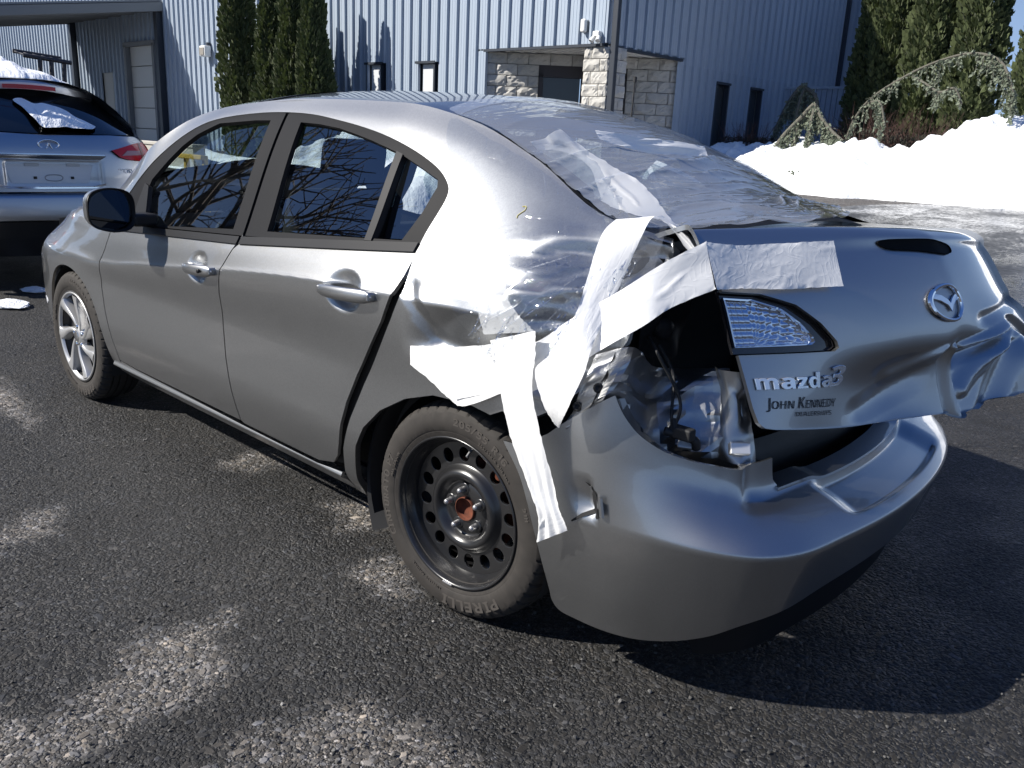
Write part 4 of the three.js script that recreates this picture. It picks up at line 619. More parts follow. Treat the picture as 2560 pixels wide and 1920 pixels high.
function wheel(pos, sgn, steel) {
  const w = new THREE.Group(); w.name = 'wheel'; sedan.add(w); w.position.set(...pos); w.rotation.y = sgn > 0 ? 0 : Math.PI;
  part('tyre', tyreG, tyreMat, w); part('tyre_lettering', letterG, tyreLetters, w);
  const black = phys(RGB(0.012, 0.012, 0.013), { roughness: 0.32, clearcoat: 0.5, clearcoatRoughness: 0.2 });
  const rimProf = [[0.2195, 0.086], [0.2215, 0.0925], [0.2205, 0.097], [0.2165, 0.0975], [0.2125, 0.094], [0.2085, 0.083], [0.2045, 0.07], [0.199, 0.058], [0.1925, 0.045], [0.191, 0.01], [0.195, -0.02], [0.2, -0.09]];
  part('rim', lathe(rimProf, 'z', 96), steel ? black : std(RGB(0.02, 0.02, 0.02), 0.5), w);
  if (steel) {
    const sh = new THREE.Shape(); sh.absarc(0, 0, 0.1925, 0, Math.PI * 2); const inner = new THREE.Path(); inner.absarc(0, 0, 0.128, 0, Math.PI * 2, true); sh.holes.push(inner);
    for (let k = 0; k < 16; k++) { const a = k / 16 * Math.PI * 2 + 0.1, h = new THREE.Path(); h.absellipse(0.158 * Math.cos(a), 0.158 * Math.sin(a), 0.0225, 0.0195, 0, Math.PI * 2, true, a); sh.holes.push(h); }
    const disc = part('disc', new THREE.ExtrudeGeometry(sh, { depth: 0.006, bevelEnabled: true, bevelSize: 0.0015, bevelThickness: 0.0015, bevelSegments: 2, curveSegments: 20 }).translate(0, 0, 0.036), black, w);
    part('disc_dome', lathe([[0.131, 0.043], [0.125, 0.046], [0.119, 0.056], [0.112, 0.064], [0.103, 0.067], [0.094, 0.063], [0.087, 0.054], [0.082, 0.046], [0.078, 0.0415], [0.072, 0.042], [0.068, 0.045], [0.05, 0.0465], [0.036, 0.047], [0.034, 0.044]], 'z', 80), black, disc);
    const rust = std(RGB(0.16, 0.045, 0.02), 0.9, 0, { map: tex(128, (x, y) => { const v = 0.6 + 0.5 * fbm(x * 12, y * 12, 1.2); return [v, v * 0.9, v * 0.8]; }) });
    part('hub', lathe([[0.0345, 0.046], [0.0345, 0.053], [0.0315, 0.0535], [0.030, 0.035], [0.0, 0.03]], 'z', 32), rust, w);
    part('brake_disc', lathe([[0.05, -0.01], [0.14, -0.01], [0.14, 0.0], [0.05, 0.0]], 'z', 48), rust, w);
    for (let k = 0; k < 5; k++) { const a = k / 5 * Math.PI * 2 + 1.72, x = 0.0572 * Math.cos(a), y = 0.0572 * Math.sin(a); part('lug_nut', merge([new THREE.CylinderGeometry(0.0095, 0.0105, 0.018, 6).rotateX(Math.PI / 2).translate(x, y, 0.055), new THREE.SphereGeometry(0.009, 10, 6, 0, 6.3, 0, 1.57).rotateX(Math.PI / 2).translate(x, y, 0.064)]), dullSteel, w); part('stud_pad', lathe([[0.019, 0.046], [0.016, 0.049], [0.0, 0.049]], 'z', 20).translate(x, y, 0), black, w); }
    part('valve', bar([0.02, 0.186, 0.05], [0.022, 0.168, 0.075], 0.0045, 8, 0.004), dullSteel, w); part('wheel_weight', grid(12, 2, (u, v) => { const a = (-1.72 + 0.16 * u), r = 0.2165 + 0.006 * v; return [r * Math.cos(a), r * Math.sin(a), 0.0985 + 0.002 * Math.sin(v * 3)]; }), dullSteel, w);
  } else {
    const silver = phys(RGB(0.52, 0.52, 0.52), { metalness: 0.6, roughness: 0.38, clearcoat: 0.6 });
    const cov = part('wheel_cover', lathe([[0.2155, 0.094], [0.214, 0.0985], [0.208, 0.099], [0.202, 0.093], [0.198, 0.086]], 'z', 80), silver, w);
    part('cover_dish', lathe([[0.2, 0.055], [0.12, 0.05], [0, 0.055]], 'z', 40), std(RGB(0.02, 0.02, 0.022), 0.6), cov);
    part('centre_cap', lathe([[0.062, 0.072], [0.05, 0.086], [0.034, 0.09], [0.032, 0.094], [0, 0.096]], 'z', 40), silver, cov); part('cap_badge', lathe([[0.026, 0.0955], [0.024, 0.098], [0, 0.0985]], 'z', 30), chrome, cov);
    for (let k = 0; k < 7; k++) part('spoke', grid(10, 18, (u, v) => { const r = lerp(0.045, 0.204, v), tw = 0.55 * Math.sin(v * 1.7) , wd = lerp(0.5, 0.36, Math.sin(v * Math.PI)) * lerp(1.1, 0.75, v), a = k / 7 * Math.PI * 2 + tw + (u - 0.5) * wd, z = 0.083 + 0.012 * v + 0.008 * Math.cos((u - 0.5) * Math.PI) - (u < 0.02 || u > 0.98 ? 0.03 : 0); return [r * Math.cos(a), r * Math.sin(a), z]; }), silver, cov);
    for (let k = 0; k < 5; k++) { const a = k / 5 * 6.283 + 0.4; part('cover_bolt', lathe([[0.011, 0.084], [0.01, 0.092], [0, 0.094]], 'z', 12).translate(0.047 * Math.cos(a), 0.047 * Math.sin(a), 0), chrome, cov); }
  }
  return w;
}
wheel([0.005, 0.3085, 0.754], 1, true).rotation.set(0, 0.07, 0); wheel([0.0, 0.3085, -0.754], -1, true); wheel([-2.633, 0.3085, 0.760], 1, false); wheel([-2.633, 0.3085, -0.76], -1, false);
// wheel housings, floor
const house = (x, y, r, z) => merge([grid(32, 1, (u, v) => { const a = lerp(-0.35, Math.PI + 0.35, u); return [x + r * Math.cos(a), y + r * Math.sin(a), z > 0 ? lerp(0.835, 0.45, v) : lerp(-0.835, -0.45, v)]; }), grid(32, 1, (u, v) => { const a = lerp(-0.35, Math.PI + 0.35, u); return [x + r * Math.cos(a) * v, y + r * Math.sin(a) * v, z > 0 ? 0.45 : -0.45]; })]);
const liner = std(RGB(0.014, 0.014, 0.015), 0.7);
for (const s of [1, -1]) { part('wheel_housing', house(-0.02, 0.30, 0.362, s), liner, sedan); part('wheel_housing', house(-2.64, 0.30, 0.352, s), liner, sedan); }
part('arch_liner_lip', grid(40, 2, (u, v) => { const a = lerp(Math.PI + 0.38, 1.2, u), r = lerp(0.452, 0.40, v), cx = -0.005, cy = 0.245; return [cx + r * Math.cos(a), cy + r * Math.sin(a) * 0.985, 0.79 - 0.03 * v]; }), liner, sedan);
part('floor_pan', merge([box(2.0, 0.04, 1.5, -1.25, 0.24, 0), box(0.9, 0.04, 0.9, 0.02, 0.5, 0), box(0.6, 0.04, 0.86, -2.9, 0.3, 0), box(0.75, 0.04, 0.86, -2.6, 0.55, 0)]), cavity, sedan);
for (const s of [1, -1]) part('door_inner', patch([[-2.2, 0.25], [-0.52, 0.25], [-0.45, 0.45], [-0.15, 0.85], [-0.15, 0.97], [-2.2, 0.86]], s > 0 ? inset(0.1) : insetR(0.1), 0.1, { rim: 0, flip: s < 0 }), cavity, sedan);
// gap backing behind the shut lines
for (const l of [gapFender, gapB, doorRear]) part('door_seal', patch([...off(l, -0.02), ...rev(off(l, 0.045))], inset(0.03), 0.05, { rim: 0 }), cavity, sedan);
// --- cabin
{
  const cloth = std(RGB(0.022, 0.022, 0.024), 0.95), seat = (x, z, w) => { const s = part('seat', merge([box(0.52, 0.16, w, x, 0.46, z, 0.06), box(0.14, 0.62, w, 0, 0, 0, 0.06).rotateZ(-0.28).translate(x + 0.29, 0.80, z)]), cloth, sedan); part('headrest', box(0.1, 0.17, w * 0.52, 0, 0, 0, 0.04).rotateZ(-0.2).translate(x + 0.4, 1.20, z), cloth, s); };
  seat(-1.5, 0.36, 0.5); seat(-1.5, -0.36, 0.5);
  const rs = part('rear_seat', merge([box(0.5, 0.18, 1.25, -0.6, 0.47, 0, 0.06), box(0.15, 0.6, 1.25, 0, 0, 0, 0.06).rotateZ(-0.4).translate(-0.22, 0.8, 0)]), cloth, sedan); for (const z of [0.38, -0.38]) part('headrest', box(0.1, 0.15, 0.26, -0.08, 1.1, z, 0.04), cloth, rs);
  part('dashboard', grid(20, 14, (u, v) => { const z = lerp(-0.7, 0.7, u), a = v * 2.2; return [-2.2 + 0.32 * Math.sin(a) * 1.1 + 0.05, 0.62 + 0.26 * Math.cos(a * 0.55 - 0.6) + 0.05 * Math.exp(-(((z - 0.36) / 0.17) ** 2)) * Math.sin(v * 3.14), z]; }), std(RGB(0.03, 0.03, 0.031), 0.7), sedan);
  const sw = part('steering_wheel', new THREE.TorusGeometry(0.185, 0.016, 10, 40).rotateY(Math.PI / 2).rotateZ(-0.4).translate(-1.82, 0.85, 0.36), rubber, sedan); part('steering_hub', merge([lathe([[0.07, -0.02], [0.06, 0.03], [0, 0.035]], 'z', 20).rotateY(Math.PI / 2).rotateZ(-0.4).translate(-1.83, 0.845, 0.36), bar([-1.83, 0.84, 0.2], [-1.83, 0.84, 0.52], 0.02)]), rubber, sw);
  part('headliner', patch([[-1.4, 0.5], [-0.4, 0.5], [-0.4, -0.5], [-1.4, -0.5]], (x, z) => [x, topY(x, z) - 0.05, z], 0.1, { rim: 0, flip: true }), std(RGB(0.3, 0.3, 0.29), 0.95), sedan);
}
// --- rear bumper: plan line wrapped round the tail, profile from valance to top lip
const planPts = [[0.10, 0.868], [0.2, 0.868], [0.34, 0.862], [0.49, 0.848], [0.64, 0.82], [0.76, 0.775], [0.845, 0.715], [0.90, 0.62], [0.93, 0.45], [0.952, 0.25], [0.955, 0.05], [0.94, -0.15], [0.905, -0.35], [0.855, -0.52], [0.78, -0.68], [0.66, -0.8], [0.45, -0.86], [0.3, -0.868]];
const planC = new THREE.CatmullRomCurve3(planPts.map(p => V(p[0], 0, p[1]))); planC.arcLengthDivisions = 400; const planL = planC.getLength();
const planTab = []; for (let i = 0; i <= 400; i++) { const p = planC.getPointAt(i / 400), t = planC.getTangentAt(i / 400); planTab.push([p.x, p.z, -t.z, t.x]); }
const planAt = s => { const t = clamp(s / planL, 0, 1) * 400, i = Math.min(399, Math.floor(t)), f = t - i, a = planTab[i], b = planTab[i + 1]; return a.map((v, k) => lerp(v, b[k], f)); };
const sOf = (x, z) => { let b = 0, bd = 1e9; planTab.forEach((p, i) => { const d = (p[0] - x) ** 2 + (p[1] - z) ** 2; if (d < bd) { bd = d; b = i; } }); return b / 400 * planL; };
const kv = [0, 0.2, 0.35, 0.408, 0.42, 0.432, 0.5, 0.62, 0.72, 0.8, 1];
const pRY = pchip(kv, [0.15, 0.28, 0.40, 0.446, 0.453, 0.457, 0.479, 0.507, 0.524, 0.550, 0.622]), pRI = pchip(kv, [0.085, 0.045, 0.012, 0.0012, 0, 0.0035, 0.034, 0.096, 0.146, 0.163, 0.172]);
const pSY = pchip(kv, [0.15, 0.28, 0.40, 0.446, 0.454, 0.461, 0.502, 0.57, 0.63, 0.68, 0.78]), pSI = pchip(kv, [0.05, 0.022, 0.004, 0.0004, 0, 0.0004, 0.002, 0.005, 0.009, 0.014, 0.027]);
const sA = sOf(0.46, 0.85), sB = sOf(0.88, 0.66), sC = sOf(0.82, -0.6), sD = sOf(0.45, -0.86), sTear = sOf(0.43, 0.855);
const pocket = (s, v) => { const [, z] = planAt(s); return sstep(0.40, 0.32, z) * sstep(-0.42, -0.30, z) * sstep(0.485, 0.54, v) * sstep(0.76, 0.71, v); };
function bumperFn(s, v) {
  const w = sstep(sA, sB, s) * sstep(sD, sC, s), [x, z, nx, nz] = planAt(s); let y = lerp(pSY(v), pRY(v), w), i = lerp(pSI(v), pRI(v), w);
  y -= 0.028 * pocket(s, v); const tx = x - 0.485 + 0.25 * (y - 0.49), ty = y - 0.475; if (tx < 0 && tx > -0.1 && ty > -0.03 && ty < 0.09) i += 0.020 * sstep(-0.09, -0.004, tx) * sstep(-0.03, 0.02, ty) * sstep(0.09, 0.03, ty) * sstep(0, -0.003, tx);
  i += 0.002 * fbm(s * 3, v * 4, 1.3, 2);
  return [x - nx * i * -1 * -1, y, z - nz * i];
}
const B = (x, z, v) => [sOf(x, z), v];
const edgeLow = smoothPoly([B(0.2, 0.868, 0.635), B(0.262, 0.866, 0.505), B(0.303, 0.864, 0.36), B(0.33, 0.862, 0.23), B(0.345, 0.861, 0.10), B(0.352, 0.861, 0.04), B(0.375, 0.86, 0.008), B(0.43, 0.853, 0.0), B(0.54, 0.842, 0.0), B(0.64, 0.82, 0.025), B(0.76, 0.775, 0.09), B(0.845, 0.715, 0.17), B(0.93, 0.45, 0.24), B(0.955, 0.05, 0.26), B(0.905, -0.35, 0.24), B(0.78, -0.68, 0.1), B(0.45, -0.86, 0.0)], 6, false);
const topPts = [B(0.88, 0.66, 0.96), B(0.845, 0.715, 0.93), B(0.8, 0.75, 0.88), B(0.74, 0.785, 0.845), B(0.68, 0.806, 0.815), B(0.62, 0.824, 0.805), B(0.57, 0.836, 0.83), B(0.53, 0.842, 0.89), B(0.497, 0.847, 0.968)], edgeTop = smoothPoly(topPts, 5, false), topV = pchip([...topPts].reverse().map(p => p[0]), [...topPts].reverse().map(p => p[1]));
const scuffed = (() => { // the bumper's paint with the photographed scratches and chips
  const n = 1024, F = new Float32Array(n * n).fill(0), R = rng(808);
  const line = (x, y, a, l, w) => { let b2 = a; for (let t = 0; t < l; t += 0.5) { b2 += (R() - 0.5) * 0.02; x += Math.cos(b2) * 0.5; y += Math.sin(b2) * 0.5; const i = (Math.floor(y) & (n - 1)) * n + (Math.floor(x) & (n - 1)); F[i] = Math.max(F[i], w * (0.4 + 0.6 * R())); } };
  for (let k = 0; k < 110; k++) line((0.25 + 0.4 * R()) * n, (0.03 + 0.4 * R()) * n, -0.5 + R() * 0.7, 8 + 90 * R() ** 3, 0.5 * R());
  for (let k = 0; k < 700; k++) { const i = Math.floor(R() * n) * n + Math.floor(R() * n); F[i] = R() < 0.5 ? 0.6 : -0.4; }
  return phys(RGB(0.44, 0.447, 0.455), { metalness: 1, roughness: 0.37, clearcoat: 1, clearcoatRoughness: 0.04, map: tex(n, (x, y, i, j) => { const v = 0.82 + 0.12 * hash(i, j, 77) + 0.16 * F[j * n + i]; return [v, v, v]; }) });
})();
const bumper = part('rear_bumper', patch([
  ...edgeLow,
  B(0.35, -0.866, 0.0), B(0.33, -0.866, 0.5), B(0.5, -0.855, 0.9), B(0.78, -0.68, 0.97), B(0.86, -0.50, 0.97), B(0.86, -0.48, 0.74), B(0.905, -0.35, 0.74), B(0.955, 0.05, 0.74), B(0.935, 0.44, 0.74), B(0.92, 0.515, 0.76), B(0.918, 0.535, 0.82), B(0.915, 0.54, 0.97),
  ...edgeTop, B(0.427, 0.852, 0.85), B(0.336, 0.862, 0.725), B(0.25, 0.867, 0.64)], bumperFn, 0.02, { eps: 0.004, rim: 0.006 }), scuffed, sedan);
{ // torn hole with curled flap, dark valance below, inner edge of the top lip
  const onSide = l => (x, y) => { const sx = sOf2(x); let lo = 0.3, hi = 1; for (let k = 0; k < 24; k++) { const m = (lo + hi) / 2; bumperFn(sx, m)[1] < y ? lo = m : hi = m; } const p = bumperFn(sx, lo); return [p[0], p[1], p[2] + l]; }, sOf2 = x => { let i = 20; while (i < 200 && planTab[i][0] < x) i++; const a = planTab[i - 1], b2 = planTab[i]; return (i - 1 + clamp((x - a[0]) / (b2[0] - a[0] || 1), 0, 1)) / 400 * planL; };
  part('tear', patch([[0.452, 0.545], [0.462, 0.543], [0.485, 0.527], [0.494, 0.49], [0.4985, 0.466], [0.494, 0.464], [0.487, 0.474], [0.456, 0.458], [0.428, 0.437], [0.425, 0.440], [0.452, 0.466], [0.4845, 0.485], [0.481, 0.505], [0.477, 0.522]], onSide(0.003), 0.006, { rim: 0, eps: 0.001 }), cavity, bumper);
  part('torn_flap', grid(10, 8, (u, v) => { const x = lerp(0.492, 0.502, v) + 0.0, p = onSide(0)(lerp(0.487, 0.497, u), lerp(0.52, 0.475, u)); return [p[0] + 0.004 + 0.018 * v, p[1] + 0.003 * v, p[2] + 0.004 + 0.008 * Math.sin(v * 2.6)]; }), paint, bumper);
  part('lower_valance', patch([B(0.70, 0.80, 0.16), B(0.845, 0.715, 0.22), B(0.93, 0.45, 0.27), B(0.955, 0.05, 0.29), B(0.905, -0.35, 0.27), B(0.78, -0.68, 0.18), B(0.78, -0.68, 0.02), B(0.955, 0.05, 0.05), B(0.845, 0.715, 0.02), B(0.74, 0.785, 0.0)], (s, v) => { const p = bumperFn(s, v), [, , nx, nz] = planAt(s); return [p[0] - nx * 0.035, p[1] - 0.02, p[2] - nz * 0.035]; }, 0.03, { eps: 0.004 }), satinBlack, sedan);
  part('lip_moulding', patch([B(0.918, 0.53, 0.735), B(0.955, 0.05, 0.735), B(0.86, -0.49, 0.735), B(0.86, -0.49, 0.80), B(0.955, 0.05, 0.80), B(0.918, 0.53, 0.80)], (s, v) => { const p = bumperFn(s, 0.735), [, , nx, nz] = planAt(s), k = (v - 0.735) / 0.065; return [p[0] - nx * 0.055 * k, p[1] + 0.012 + 0.006 * k, p[2] - nz * 0.055 * k]; }, 0.02, { eps: 0.004, cellV: 0.015 }), paint, bumper);
}
// --- boot lid, pushed askew and buckled at its far half: rows top to bottom, columns near to far
const lidZ = [0.60, 0.45, 0.30, 0.15, 0.0, -0.09, -0.30, -0.55];
const lidXY = [
  [[0.40, 1.085], [0.41, 1.095], [0.42, 1.10], [0.43, 1.105], [0.44, 1.107], [0.44, 1.105], [0.43, 1.10], [0.40, 1.085]],
  [[0.505, 1.118], [0.575, 1.123], [0.65, 1.128], [0.73, 1.13], [0.785, 1.128], [0.80, 1.124], [0.82, 1.11], [0.78, 1.09]],
  [[0.555, 1.055], [0.64, 1.065], [0.715, 1.075], [0.785, 1.082], [0.845, 1.085], [0.865, 1.082], [0.875, 1.068], [0.84, 1.05]],
  [[0.61, 0.985], [0.70, 0.982], [0.78, 0.988], [0.848, 0.988], [0.905, 0.985], [0.928, 0.98], [0.95, 0.96], [0.92, 0.94]],
  [[0.66, 0.868], [0.745, 0.87], [0.822, 0.875], [0.888, 0.88], [0.94, 0.882], [0.962, 0.882], [1.005, 0.885], [0.99, 0.87]],
  [[0.70, 0.78], [0.772, 0.775], [0.826, 0.77], [0.878, 0.775], [0.935, 0.80], [0.935, 0.79], [1.05, 0.80], [1.04, 0.78]],
  [[0.735, 0.695], [0.79, 0.68], [0.845, 0.668], [0.90, 0.662], [0.962, 0.668], [0.985, 0.662], [1.07, 0.705], [1.07, 0.71]]];
const lidCreases = [[4.55, 4.55, 4.78, 6.2, 0.24, 0.018], [4.18, 4.75, 4.42, 6.2, 0.30, -0.022], [4.05, 4.62, 3.0, 4.95, 0.30, 0.012], [3.5, 5.2, 2.2, 5.6, 0.35, -0.008], [6.1, 4.05, 4.9, 4.5, 0.22, 0.018], [6.1, 4.15, 4.95, 4.95, 0.24, -0.020], [6.1, 4.2, 5.05, 5.5, 0.20, 0.020], [6.1, 4.25, 5.4, 6.2, 0.26, -0.022], [6.15, 4.2, 6.1, 6.2, 0.22, 0.018], [6.2, 4.0, 7, 4.9, 0.3, -0.025], [5.5, 3.75, 6.9, 3.3, 0.3, -0.012]];
function lidFn(c, v) {
  const r = lidXY.map(q => { const p = cr(q, c); return [p[0], p[1], cr(lidZ, c)]; }); const p = cr(r, v);
  // buckles: creases and hollows pressed into the lower and far half
  p[0] -= 0.028 * Math.exp(-(((c - 3.1) / 0.85) ** 2)) * sstep(4.2, 5.2, v) * sstep(6.4, 5.4, v);
  for (const [c1, v1, c2, v2, w, h] of lidCreases) { const d = 1 - seg(c, v, c1, v1, c2, v2) / w; if (d > 0) p[0] += h * (0.35 * d + 0.65 * d * d * (3 - 2 * d)); }
  p[0] += 0.0012 * noise(c * 1.1, v * 1.2, 0.2);
  if (v < 1.6 && v > 0.6) p[1] += 0.006 * Math.exp(-(((v - 1) / 0.2) ** 2));
  return p;
}
const lampCut = [[-0.001, 2.93], [0.6, 2.96], [1.05, 3.18], [1.38, 3.55], [1.6, 3.92], [1.62, 4.06], [1.54, 4.13], [-0.001, 4.13]];
const lid = part('boot_lid', patch([[0, 0], [0, 2.93], ...lampCut.slice(1, -1), [0, 4.13], [0, 5.4], [0.06, 5.75], [0.2, 5.93], [0.42, 6], [1.5, 5.98], [3, 5.97], [4.3, 6.0], [4.75, 6.08], [5.1, 5.98], [6, 6.05], [7, 6.1], [7, 0]], lidFn, 0.055, { eps: 0.01, cellV: 0.05, flip: false, rim: 0.012 }), paint, sedan);
{
  const lamp = part('reversing_lamp', patch(lampCut, (c, v) => { const p = lidFn(c, v); return [p[0] - 0.012, p[1], p[2]]; }, 0.15, { eps: 0.01, rim: 0.01, cellV: 0.12 }), phys(RGB(0.012, 0.012, 0.014), { roughness: 0.06, clearcoat: 1 }), lid);
  const shr = (poly, k, ox, oy) => { const cx = 0.62, cy = 3.62; return poly.map(([a, b]) => [cx + (a - cx) * k + ox, cy + (b - cy) * k + oy]); };
  const rimP = shr(lampCut, 0.76, -0.09, -0.03), rim2 = shr(lampCut, 0.70, -0.09, -0.03);
  part('lamp_bezel', ring(rimP, rim2, (c, v) => { const p = lidFn(c, v); return [p[0] - 0.008, p[1], p[2]]; }, { eps: 0.01, rim: 0.01 }), chrome, lamp);
  part('reflector', patch(rim2, (c, v) => { const p = lidFn(c, v), near = c < 0.42, an = Math.atan2(v - 4.02, (c - 0.3) * 1.6), k = near ? 0.006 * Math.abs(Math.sin(c * 34)) + 0.006 * Math.abs(Math.sin(v * 24)) : 0.0035 * Math.abs(Math.sin(an * 24)) + 0.004 * Math.abs(Math.sin(c * 24 + v * 5)) + 0.003 * Math.sin(v * 40 - c * 9); return [p[0] - 0.0095 + k * 0.6, p[1], p[2]]; }, 0.018, { eps: 0.004, rim: 0, cellV: 0.016 }), std(RGB(0.72, 0.75, 0.8), 0.12, 0.95), lamp);
  part('lens', patch(rim2, (c, v) => { const p = lidFn(c, v); return [p[0] - 0.003, p[1], p[2]]; }, 0.15, { eps: 0.01, rim: 0 }), phys(RGB(0.95, 0.97, 1), { transmission: 1, thickness: 0, roughness: 0.02 }), lamp);
  const slot = smoothPoly([[2.98, 1.72], [3.06, 1.62], [3.6, 1.58], [4.4, 1.62], [5.1, 1.80], [5.2, 1.95], [5.12, 2.12], [4.4, 2.14], [3.7, 2.05], [3.12, 1.94]], 3);
  part('brake_light_slot', patch(slot, (c, v) => { const p = lidFn(c, v); return [p[0] + 0.001, p[1] + 0.0015, p[2]]; }, 0.12, { eps: 0.01, rim: 0.004 }), phys(RGB(0.006, 0.006, 0.006), { roughness: 0.7, specularIntensity: 0.2 }), lid);
}
const lidFrame = (c, v) => { const e = 0.02, a = V(...lidFn(c + e, v)).sub(V(...lidFn(c - e, v))), b = V(...lidFn(c, v + e)).sub(V(...lidFn(c, v - e))), n = a.clone().cross(b).normalize(); if (n.x < 0) n.negate(); return { n, lc: a.length() / (2 * e), lv: b.length() / (2 * e) }; };
function ontoLid(g, c0, v0, lift) { // lays a flat shape (metres, x right, y up, z out) on the lid
  lift += 0.0012; const F = lidFrame(c0, v0), p = g.attributes.position; for (let i = 0; i < p.count; i++) { const c = c0 + p.getX(i) / F.lc, v = v0 - p.getY(i) / F.lv, q = lidFn(c, v), n = lidFrame(c, v).n, d = p.getZ(i) + lift; p.setXYZ(i, q[0] + n.x * d, q[1] + n.y * d, q[2] + n.z * d); }
  g.computeVertexNormals(); return g;
}
function words(str, size, depth, o = {}) { const g = new TextGeometry(str, { font: o.thin ? fontThin : font, size, depth, curveSegments: 4, bevelEnabled: !!o.bevel, bevelSize: o.bevel || 0, bevelThickness: o.bevel || 0, bevelSegments: 1 }); const m = new THREE.Matrix4().set(o.sx || 1, o.shear || 0, 0, 0, 0, 1, 0, 0, 0, 0, 1, 0, 0, 0, 0, 1); g.applyMatrix4(m); return g; }
const letterChrome = phys(RGB(0.8, 0.82, 0.85), { metalness: 0.75, roughness: 0.22 });
part('model_lettering', ontoLid(words('mazda', 0.034, 0.003, { sx: 1.32, bevel: 0.0008 }), 0.22, 4.98, 0.0015), letterChrome, lid);
part('model_number', ontoLid(words('3', 0.048, 0.003, { sx: 1.35, shear: 0.3, bevel: 0.0008 }), 1.45, 4.96, 0.0015), letterChrome, lid);
const decal = std(RGB(0.03, 0.032, 0.036), 0.5);
function setLine(items, gap) { let x = 0; return merge(items.map(([str, size, o, sp = 0]) => { const g = words(str, size, 0.0004, o); g.computeBoundingBox(); g.translate(x + sp - g.boundingBox.min.x, 0, 0); g.computeBoundingBox(); x = g.boundingBox.max.x + gap; return g; })); }
part('dealer_lettering', ontoLid(merge([setLine([['J', 0.026, { shear: 0.2, thin: 1 }], ['OHN', 0.018, { shear: 0.2, sx: 1.15, thin: 1 }], ['K', 0.026, { shear: 0.2, thin: 1 }, 0.009], ['ENNEDY', 0.018, { shear: 0.2, sx: 1.15, thin: 1 }]], 0.001), words('DEALERSHIPS', 0.0105, 0.0004, { shear: 0.25, sx: 1.4, thin: 1 }).translate(0.075, -0.019, 0)]), 0.36, 5.42, 0.0008), decal, lid);
{ // winged ring emblem
  const el = (rx, ry, t) => { const l = []; for (let i = 0; i < 48; i++) { const a = i / 48 * 6.2832; l.push([rx * Math.cos(a), ry * Math.sin(a), 0.004]); } return tube(l, t, 8, 96, true); };
  const wing = s => { const q = [[0, -0.022], [0.010, -0.006], [0.030, 0.006], [0.050, 0.012], [0.047, 0.024], [0.026, 0.020], [0.008, 0.008], [0, -0.002]].map(p => new THREE.Vector2(p[0] * s, p[1])); return new THREE.ExtrudeGeometry(new THREE.Shape(s > 0 ? q : q.reverse()), { depth: 0.004, bevelEnabled: true, bevelSize: 0.0008, bevelThickness: 0.001, bevelSegments: 1 }); };
  part('emblem', ontoLid(merge([el(0.056, 0.046, 0.0055), wing(1), wing(-1)]), 4.12, 3.27, 0.001), chrome, lid);
}
// --- what the missing lamp and torn quarter lay bare
part('boot_blackout_box', merge([box(0.02, 0.62, 1.3, 0.10, 0.76, 0), box(0.5, 0.02, 1.3, 0.33, 0.44, 0), box(0.5, 0.62, 0.02, 0.33, 0.76, -0.66), box(0.30, 0.40, 0.02, 0.22, 0.80, 0.60), box(0.4, 0.02, 1.2, 0.25, 1.04, 0)]), cavity, sedan);  // added black box that blocks light, so the open tail looks like a dark void
const bareRows = [[[0.393, 0.828, 0.76], [0.455, 0.849, 0.7], [0.44, 0.784, 0.6], [0.479, 0.77, 0.5], [0.59, 0.791, 0.48]], [[0.374, 0.755, 0.79], [0.47, 0.799, 0.76], [0.443, 0.716, 0.62], [0.509, 0.724, 0.54], [0.627, 0.738, 0.5]], [[0.368, 0.687, 0.81], [0.471, 0.754, 0.8], [0.479, 0.679, 0.66], [0.534, 0.675, 0.57], [0.657, 0.691, 0.52]], [[0.355, 0.644, 0.83], [0.436, 0.681, 0.78], [0.507, 0.608, 0.68], [0.575, 0.597, 0.6], [0.69, 0.616, 0.54]], [[0.34, 0.56, 0.80], [0.42, 0.56, 0.74], [0.50, 0.54, 0.66], [0.575, 0.53, 0.58], [0.69, 0.53, 0.52]]];
const bareFn = (u, v) => { const p = cr(bareRows.map(r => cr(r, u * 4)), v * 4), d = 0.028 * (1 - Math.abs(noise(u * 5 + 0.6 * noise(v * 5, u * 3, 1), v * 3.5, 2.7)) * 2.2) * 0.6 + 0.014 * (0.5 - Math.abs(noise(u * 10 + 3, v * 7, 6.1))); return [p[0] + d * 0.7, p[1] + d * 0.3, p[2] + d * 0.6]; };
const inner = part('inner_tail_panel', toCreasedNormals(grid(24, 20, bareFn), 0.38), paintIn, sedan);
for (const [x, y, z] of [[0.442, 0.765, 0.812], [0.398, 0.712, 0.828]]) part('grommet', lathe([[0.012, 0], [0.011, 0.005], [0.006, 0.006], [0.005, 0.003], [0, 0.003]], 'z', 20).rotateY(0.6).rotateX(-0.4).translate(x, y, z), rubber, inner);
part('rear_crossmember', grid(40, 12, (u, v) => { const z = lerp(0.52, -0.6, u), y = lerp(0.60, 0.40, v); return [0.62 + 0.05 * (1 - ((z + 0.05) / 0.6) ** 2) + 0.02 * Math.sin(v * 6) + 0.008 * noise(z * 9, y * 9, 1.2), y, z]; }), std(RGB(0.05, 0.05, 0.05), 0.6), sedan);
part('reinforcement_beam', grid(40, 8, (u, v) => { const z = lerp(0.5, -0.6, u), a = v * 6.2832; return [0.80 + 0.05 * (1 - (z / 0.6) ** 2) + 0.035 * Math.cos(a), 0.40 + 0.05 * Math.sin(a), z]; }), cavity, sedan);
